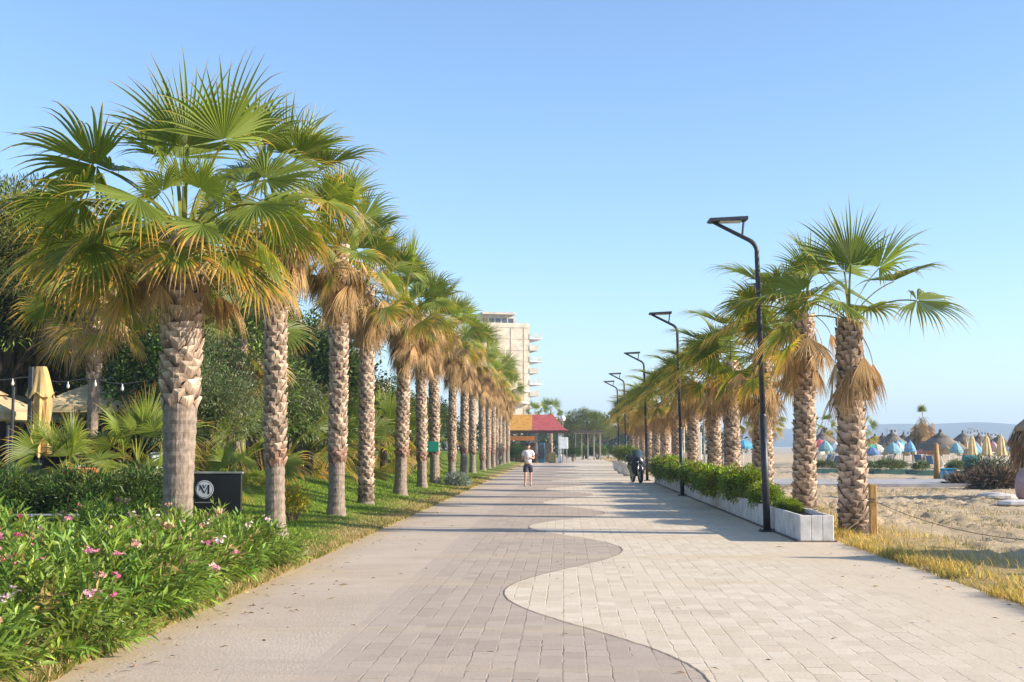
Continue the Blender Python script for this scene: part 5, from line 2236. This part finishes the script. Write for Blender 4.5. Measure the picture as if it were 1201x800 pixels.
th_spots = [(1104, 548, 96, 1.3, 'largest thatched parasol on the beach, with a bent tip, right of the dead palm'),
            (1027, 543, 112, .95, 'leftmost small thatched parasol right of the nearest right trunk'), (1036, 543, 110, .95, 'small thatched parasol, second of the beach row'), (1047, 543, 108, 1.05, 'thatched parasol under the white distant block'),
            (1060, 543, 112, 1.0, 'thatched parasol left of the dead palm'), (1071, 543, 110, 1.0, 'thatched parasol right beside the dead palm'), (1084, 544, 106, 1.15, 'thatched parasol just left of the largest one'),
            (1130, 543, 108, 1.0, 'thatched parasol behind the first closed cream umbrella'), (1149, 543, 112, .95, 'thatched parasol behind the pink umbrella'), (1160, 543, 116, .95, 'small thatched parasol between the closed cream umbrellas'), (1172, 543, 110, .95, 'thatched parasol behind the rightmost closed cream umbrella'),
            (965, 543, 108, 1.05, 'thatched parasol in the gap between the two nearest right palms'), (975, 543, 116, 1.0, 'second thatched parasol in the gap between the two nearest right palms')]
for px, py, Y, s, lab in th_spots:
    p = P(px, py, Y)
    thatched((p.x, Y, 0), s, lab, zp=1.9 if s < 1.25 else 1.6)
# unseen parasol added outside the right edge to cast shade on the sand
o = thatched((12.1, 17.3, .03), 1.25, 'unseen thatched parasol added right of the view to shade the sand', None, 2.15)


def closed_umb(loc, col, label, group, h=2.35):
    t = empty('closed_umbrella', loc, label, 'beach umbrella', group)
    b = MB()
    n = 16
    vs, fs = [], []
    prof = [(.02, h), (.13, h - .25), (.21, h - .8), (.27, h - 1.25), (.24, h - 1.3), (.14, h - 1.32)]
    for j, (r_, z) in enumerate(prof):
        for k in range(n):
            a = 2 * math.pi * k / n
            q = 1 + .2 * (k % 2) * (j > 0)
            vs.append((r_ * q * math.cos(a), r_ * q * math.sin(a), z))
    for j in range(len(prof) - 1):
        for k in range(n):
            k2 = (k + 1) % n
            fs.append((j * n + k, j * n + k2, (j + 1) * n + k2, (j + 1) * n + k))
    b.add(vs, fs, 0, col)
    b.build('folded_cloth', mCloth, t)
    b = MB()
    b.tube([(0, 0, -.1), (0, 0, h + .06)], .028, 6, col=(.7, .7, .68))
    b.build('pole', mPainted, t)
    return t


cream = (.66, .52, .28)
for px, Y, lab in ((1141, 82, 'closed cream beach umbrella, leftmost of the three near ones'), (1158, 78, 'closed cream beach umbrella, middle of the three near ones'), (1175, 75, 'closed cream beach umbrella, rightmost of the three near ones')):
    p = P(px, 548, Y)
    closed_umb((p.x, Y, 0), cream, lab, 'closed cream umbrellas on the beach')
rr = random.Random(4)
cu0 = closed_umb((P(1020, 540, 100).x, 100, 0), (.60, .52, .36), 'closed pale umbrella in the far rows under the thatched parasols', 'closed umbrellas in the far rows')
cu1 = closed_umb((P(1026, 540, 102).x, 102, 0), (.55, .42, .24), 'closed pale umbrella in the far rows under the thatched parasols', 'closed umbrellas in the far rows')
for k in range(34):
    o = copy_tree(cu0 if k % 2 else cu1)
    px = 955 + (1185 - 955) * ((k * .6180339) % 1)
    Y = 96 + rr.uniform(0, 26)
    p = P(px, 540, Y)
    o.location = (p.x, Y, 0)
    o.rotation_euler = (0, 0, rr.uniform(0, 3))
    s = rr.uniform(.8, .95)
    o.scale = (s, s, s)


def open_umb(loc, col, label, r_=.92, h=2.15):
    t = empty('beach_umbrella', loc, label, 'beach umbrella', 'open coloured beach umbrellas')
    b = MB()
    n = 8
    vs, fs = [], []
    for j in range(5):
        u = j / 4
        for k in range(n * 2):
            a = math.pi * k / n
            q = 1 if k % 2 == 0 else .96
            vs.append((r_ * u * q * math.cos(a) + .01 * math.cos(a), r_ * u * q * math.sin(a) + .01 * math.sin(a), h - .55 * u ** 1.6 - (.03 * u if k % 2 else 0)))
    m_ = n * 2
    for j in range(4):
        for k in range(m_):
            k2 = (k + 1) % m_
            fs.append((j * m_ + k, j * m_ + k2, (j + 1) * m_ + k2, (j + 1) * m_ + k))
    vs2 = []
    for k in range(m_):
        x, y, z = vs[4 * m_ + k]
        vs2 += [(x, y, z), (x * 1.01, y * 1.01, z - .16)]
    b.add(vs, fs, 0, col)
    b.add(vs2, [(2 * k, 2 * ((k + 1) % m_), 2 * ((k + 1) % m_) + 1, 2 * k + 1) for k in range(m_)], 0, tuple(x * .9 for x in col))
    b.build('canopy', mCloth, t)
    b = MB()
    b.tube([(0, 0, -.1), (0, 0, h + .08)], .025, 6, col=(.75, .75, .73))
    b.build('pole', mPainted, t)
    return t


for px, Y, c, lab in ((1014, 84, (.02, .38, .25), 'green open beach umbrella touching the nearest right trunk'), (1020, 90, (.30, .60, .72), 'pale blue open umbrella right of the nearest right trunk'), (1056, 88, (.20, .46, .50), 'turquoise umbrella in the middle of the beach row'), (1049, 92, (.24, .48, .52), 'turquoise umbrella just left of the middle one'),
                      (1083, 92, (.25, .52, .60), 'pale turquoise umbrella below the dead palm'), (962, 80, (.66, .16, .20), 'pinkish red umbrella between the two nearest right palms'), (1160, 94, (.68, .22, .24), 'pink umbrella behind the closed cream ones'), (872, 86, (.12, .40, .58), 'blue umbrella left of the third right palm')):
    p = P(px, 545, Y)
    open_umb((p.x + (p.x / Y) * 16, Y + 16, 0), c, lab)


for k in range(26):
    px = 955 + (1188 - 955) * ((k * .618034 + .21) % 1)
    Y = 88 + 26 * ((k * .414) % 1)
    c = ((.62, .64, .66), (.20, .42, .62), (.55, .62, .68), (.25, .45, .50), (.70, .66, .58), (.16, .26, .46), (.60, .36, .34))[k % 7]
    p = P(px, 545, Y)
    lab = ('white', 'mid blue', 'pale grey blue', 'dark turquoise', 'off white', 'navy blue', 'faded red')[k % 7]
    o = open_umb((p.x, Y, 0), c, 'small %s open umbrella in the far rows of the crowded beach' % lab, .72, 1.85)
    o['group'] = 'small %s umbrellas in the far beach rows' % lab
    sk_ = rr.uniform(.6, .95)
    o.scale = (sk_, sk_, rr.uniform(.85, 1.12))
    o.rotation_euler = (rr.uniform(-.12, .12), rr.uniform(-.12, .12), rr.uniform(0, 1))
# deck chairs on the beach
def deck_chair(loc, rz, col, label, group):
    t = empty('deck_chair', loc, label, 'deck chair', group, rz)
    b = MB()
    for y in (-.3, .3):
        b.tube([(-.6, y, .0), (.1, y, .42), (.75, y, .40)], .025, 6, col=(.75, .75, .73))
        b.tube([(.7, y, .0), (.7, y, .40)], .022, 6, col=(.75, .75, .73))
        b.tube([(-.15, y, .36), (-.75, y, .95)], .025, 6, col=(.75, .75, .73))
    b.build('frame', mPainted, t)
    b = MB()
    b.box((.32, 0, .41), (.9, .56, .03), col=col)
    M = Matrix.Translation((-.45, 0, .67)) @ Matrix.Rotation(R(44), 4, 'Y')
    b.box((0, 0, 0), (.82, .56, .03), M=M, col=col)
    b.build('sling', mPainted, t)
    return t


pal = [(.70, .70, .68), (.05, .16, .40), (.70, .70, .68), (.45, .35, .28)]
dc0 = [deck_chair((0, 0, 0), 0, c, 'beach deck chair in the crowded rows under the parasols', 'deck chairs in the rows on the sand') for c in pal[:2]]
for k in range(30):
    o = dc0[k] if k < 2 else copy_tree(dc0[0 if k % 3 else 1])
    px = 952 + (1190 - 952) * ((k * .7548776) % 1)
    Y = 86 + rr.uniform(0, 30)
    p = P(px, 540, Y)
    o.location = (p.x, Y, 0)
    o.rotation_euler = (0, 0, R(90) + rr.uniform(-.5, .5))

# low planted troughs on the sand
TB = bush_mesh('foliage', (1.0, .55, .55), 70, 30, .25, .20, .06, (.15, .19, .08), var=.3)
for i, (px, Y, s, lab) in enumerate(((966, 74, 1.0, 'low planted trough between the two nearest right palms'), (1015, 74, .9, 'planted trough just right of the nearest right trunk'), (1040, 72, 1.15, 'planted trough with a rounded shrub in the middle of the sand'), (1054, 73, 1.0, 'planted trough next to the middle one'), (1081, 70, 1.0, 'planted trough left of the second timber post'), (1122, 68, 1.1, 'planted trough left of the teal bin'))):
    p = P(px, 555, Y)
    t = empty('planted_trough', (p.x, Y, 0), lab, 'planter', 'planted troughs on the sand')
    b = MB()
    b.prism([(-.75, 0), (.75, 0), (.85, .3), (-.85, .3)], -.3, .3, col=(.06, .15, .13))
    b.build('trough', mPainted, t)
    place(TB, 'foliage', t, (0, 0, .22), i * .3, (s * .8, s * .7, s * .48))
# teal bin on a pale base
p = P(1140, 560, 60)
t = empty('litter_bin', (p.x, 60, .02), 'teal round litter bin standing on a bulbous pale base', 'bin')
b = MB()
b.lathe([(.22, 0), (.42, .12), (.44, .35), (.30, .55)], (0, 0, 0), 20, col=(.62, .54, .45))
b.build('base', mPainted, t, True)
b = MB()
b.lathe([(.30, .55), (.33, .60), (.36, 1.0), (.40, 1.02), (.40, 1.12), (.05, 1.2)], (0, 0, 0), 20, col=(.02, .20, .20))
b.build('bin', mPainted, t)
# timber post on the sand
p = P(1099, 566, 58)
b = MB()
hh = P(1099, 522, 58).z
b.tube([(0, 0, -.1), (.02, 0, hh * .5), (0, 0, hh)], [.16, .13, .11], 10)
b.box((0, 0, .01), (.5, .5, .06))
b.lathe([(.12, hh), (.10, hh + .04), (.02, hh + .06)], (0, 0, 0), 10)
o = b.build('timber_post', mWood, None, True, (p.x, 58, .02))
tag(o, 'round yellowish timber post in the middle of the sand', 'post')
# blue crate
p = P(1108, 566, 60)
b = MB()
b.box((0, 0, .27), (.9, .6, .5), bev=.04, col=(.03, .22, .42))
b.box((0, 0, .54), (.96, .66, .06), bev=.02, col=(.04, .28, .5))
o = b.build('blue_box', mPainted, None, False, (p.x, 60, .02))
tag(o, 'blue plastic box beside the round timber post', 'box')
# grey path strip over the sand
V = [(8, 53.5, .16), (40, 53.5, .16), (40, 58, .16), (8, 58, .16)]
b = MB()
b.box((24, 52.6, .05), (33, 7.5, .26))
o = b.build('beach_walkway', M_plain('walkway_concrete', (.36, .35, .35), .9, .2, 2, dirt=(.5, .42, .32)))
o['kind'] = 'structure'


# dried brush heap and logs at the right
def brush(loc, ext, n, label, col=(.16, .115, .075)):
    pts, dirs, idx, c = clump_cloud(50, n // 50, ext, .3)
    pts[:, 2] += ext[2] * .6
    k = pts[:, 2] > 0
    o = place(leaves('brush_heap', pts[k], dirs[k], .45, .05, pick(col, int(k.sum()), .4, .1), mDead, .3), 'brush_heap', None, loc)
    return tag(o, label, 'brush', 'heaps of dry brush on the sand')


p = P(1168, 572, 47)
brush((p.x, 47, 0), (.95, .7, .34), 2200, 'dark heap of dry brush at the foot of the thatched hut')
p = P(1136, 570, 50)
brush((p.x, 50, 0), (.8, .5, .16), 1600, 'low dry brush right of the timber post')
p = P(1165, 560, 57)
brush((p.x, 57, 0), (1.1, .8, .6), 2400, 'greenish brush behind the heap, right of the teal bin', (.10, .12, .07))

# big shaggy thatched parasol at the right edge
p = P(1219, 585, 38.5)
sh = empty('thatched_parasol', (p.x, 38.5, .05), 'big shaggy straw parasol cut by the right picture edge', 'beach parasol', None)
b = MB()
b.tube([(0, 0, -.1), (0, 0, 2.3)], [.10, .08], 10, col=(.30, .22, .15))
b.build('pole', mPainted, sh)
b = MB()
b.lathe([(.05, 2.55), (.32, 2.45), (.62, 2.2), (.68, 2.05), (.5, 2.02), (.1, 2.2)], (0, 0, 0), 22, col=(.36, .27, .18))
b.build('cap', mThatch, sh, True)
n = 5200
a = rng.random(n) * 2 * np.pi
t_ = rng.random(n)
rad_ = .30 + .38 * np.sqrt(t_) + rng.normal(0, .05, n)
zz = 2.35 - .35 * t_ - rng.random(n) * 1.05 * (rng.random(n) ** .7)
B = np.stack([np.cos(a) * rad_ * (1 - .25 * (2.3 - zz) / 1.5), np.sin(a) * rad_ * (1 - .25 * (2.3 - zz) / 1.5), zz], 1)
D = np.stack([np.cos(a) * .25, np.sin(a) * .25, -np.ones(n)], 1) + rng.normal(0, .2, (n, 3))
place(leaves('straw', B, D, .5 * (1 + rng.normal(0, .2, n)), .03, pick((.34, .23, .13), n, .35, .08), mDead, .1), 'straw', sh)
# mauve jar
p = P(1205, 588, 37)
b = MB()
b.lathe([(.18, 0), (.30, .15), (.34, .45), (.28, .75), (.18, .9), (.20, .97), (.12, .97)], (0, 0, 0), 20, col=(.36, .27, .30))
o = b.build('stone_jar', mPainted, None, True, (p.x, 37, .03))
tag(o, 'mauve rounded jar under the shaggy straw parasol at the right edge', 'jar')
# pale flat stones
for k, (px, py) in enumerate(((1178, 585), (1193, 592), (1166, 583))):
    Y = 1.62 * FPX / (py - 523.0)
    p = P(px, py, Y)
    b = MB()
    b.lathe([(.34, 0), (.42, .05), (.38, .13), (.2, .17)], (0, 0, 0), 9, sx=1.3, sy=.8)
    o = b.build('flat_stone', mConc, None, False, (p.x, Y, .04))
    tag(o, ['pale flat stone left of the mauve jar', 'pale flat stone in front of the mauve jar', 'pale flat stone nearest the dark brush heap'][k], 'stone', 'pale flat stones on the sand')

# thatched bar and panels right of the promenade
p0 = P(770, 540, 96)
tb = empty('beach_bar', (P(786, 540, 98).x, 98, 0), 'beach bar with a sagging dark roof on pale posts, behind the planter', 'bar')
b = MB()
vs, fs = [], []
for i in range(9):
    u = i / 8
    for j in range(6):
        v = j / 5
        z = 3.0 + 1.0 * abs(u - .45) ** 1.3 * 2.0 + .25 * math.sin(v * 3)
        vs.append((-2.2 + 5.0 * u, -1.8 + 4.2 * v, z))
        
for i in range(8):
    for j in range(5):
        fs.append((i * 6 + j, i * 6 + j + 1, (i + 1) * 6 + j + 1, (i + 1) * 6 + j))
b.add(vs, fs, 0, (.08, .085, .095))
o = b.build('roof', mThatch, tb)
md = o.modifiers.new('thick', 'SOLIDIFY')
md.thickness = .12
for x in (-2.0, -.9, .2, 1.3, 2.5):
    for y in (-1.6, 2.2):
        b = MB()
        b.tube([(x, y, -.05), (x, y, 3.0 + 1.0 * abs((x + 2.2) / 5 - .45) ** 1.3 * 2.0)], .07, 8, col=(.55, .48, .38))
        b.build('post', mPainted, tb)
b = MB()
b.box((.3, .2, .55), (3.6, .6, 1.1), bev=.03, col=(.50, .42, .32))
b.build('counter', mPainted, tb)
p = P(757, 540, 92)
b = MB()
b.box((0, 0, 1.15), (1.0, 1.0, 2.3), bev=.03, col=(.33, .12, .06))
for k in range(7):
    b.box((0, -.51, .25 + .3 * k), (1.02, .03, .04), col=(.18, .07, .04))
b.box((0, 0, 2.36), (1.2, 1.2, .12), bev=.02, col=(.24, .09, .05))
o = b.build('timber_hut', mPainted, None, False, (p.x, 92, 0))
tag(o, 'small reddish plank hut behind the third street lamp', 'hut')
p = P(815, 540, 66)
b = MB()
zt = P(815, 507, 66).z
b.box((0, 0, zt / 2), (.72, .08, zt), bev=.015, col=(.72, .72, .70))
b.box((0, 0, .05), (.9, .3, .1), col=(.5, .5, .5))
o = b.build('white_panel', mPainted, None, False, (p.x, 66, 0))
tag(o, 'upright white panel on the sand between the fifth and sixth right palms', 'panel')
for px, lab in ((847, 'left of the two thin dark posts between right palms'), (850.5, 'right of the two thin dark posts between right palms')):
    p = P(px, 540, 52)
    zt = P(px, 509, 52).z
    b = MB()
    b.tube([(0, 0, -.05), (0, 0, zt)], .04, 8)
    b.lathe([(.07, zt), (.07, zt + .03), (.02, zt + .07)], (0, 0, 0), 8)
    o = b.build('dark_post', mMetal, None, False, (p.x, 52, 0))
    tag(o, lab, 'post', 'thin dark posts')


# dry leaves and bits of straw blown onto the paving
n = 420
side_ = rng.random(n) < .6
yy = 7 + 30 * rng.random(n) ** 1.3
xx = np.where(side_, np.array([edgeL(q) for q in yy]) + np.abs(rng.normal(0, .55, n)), np.array([edgeR(q) for q in yy]) - np.abs(rng.normal(0, .5, n)))
k = rng.random(n) < .2
xx[k] = rng.uniform(-3.2, 3.7, int(k.sum()))
B = np.stack([xx, yy, np.full(n, .032)], 1)
a = rng.random(n) * 6.28
D = np.stack([np.cos(a), np.sin(a), rng.normal(.06, .08, n)], 1)
C = pick((.30, .19, .09), n, .35, .1)
o = place(leaves('fallen_leaves', B, D, .07 * (1 + rng.normal(0, .35, n)), .018 * (1 + rng.normal(0, .3, n)), C, mLeaf, .1), 'fallen_leaves')
tag(o, 'dry brown leaves and straw bits scattered along the paving edges', 'leaves', kind='stuff')
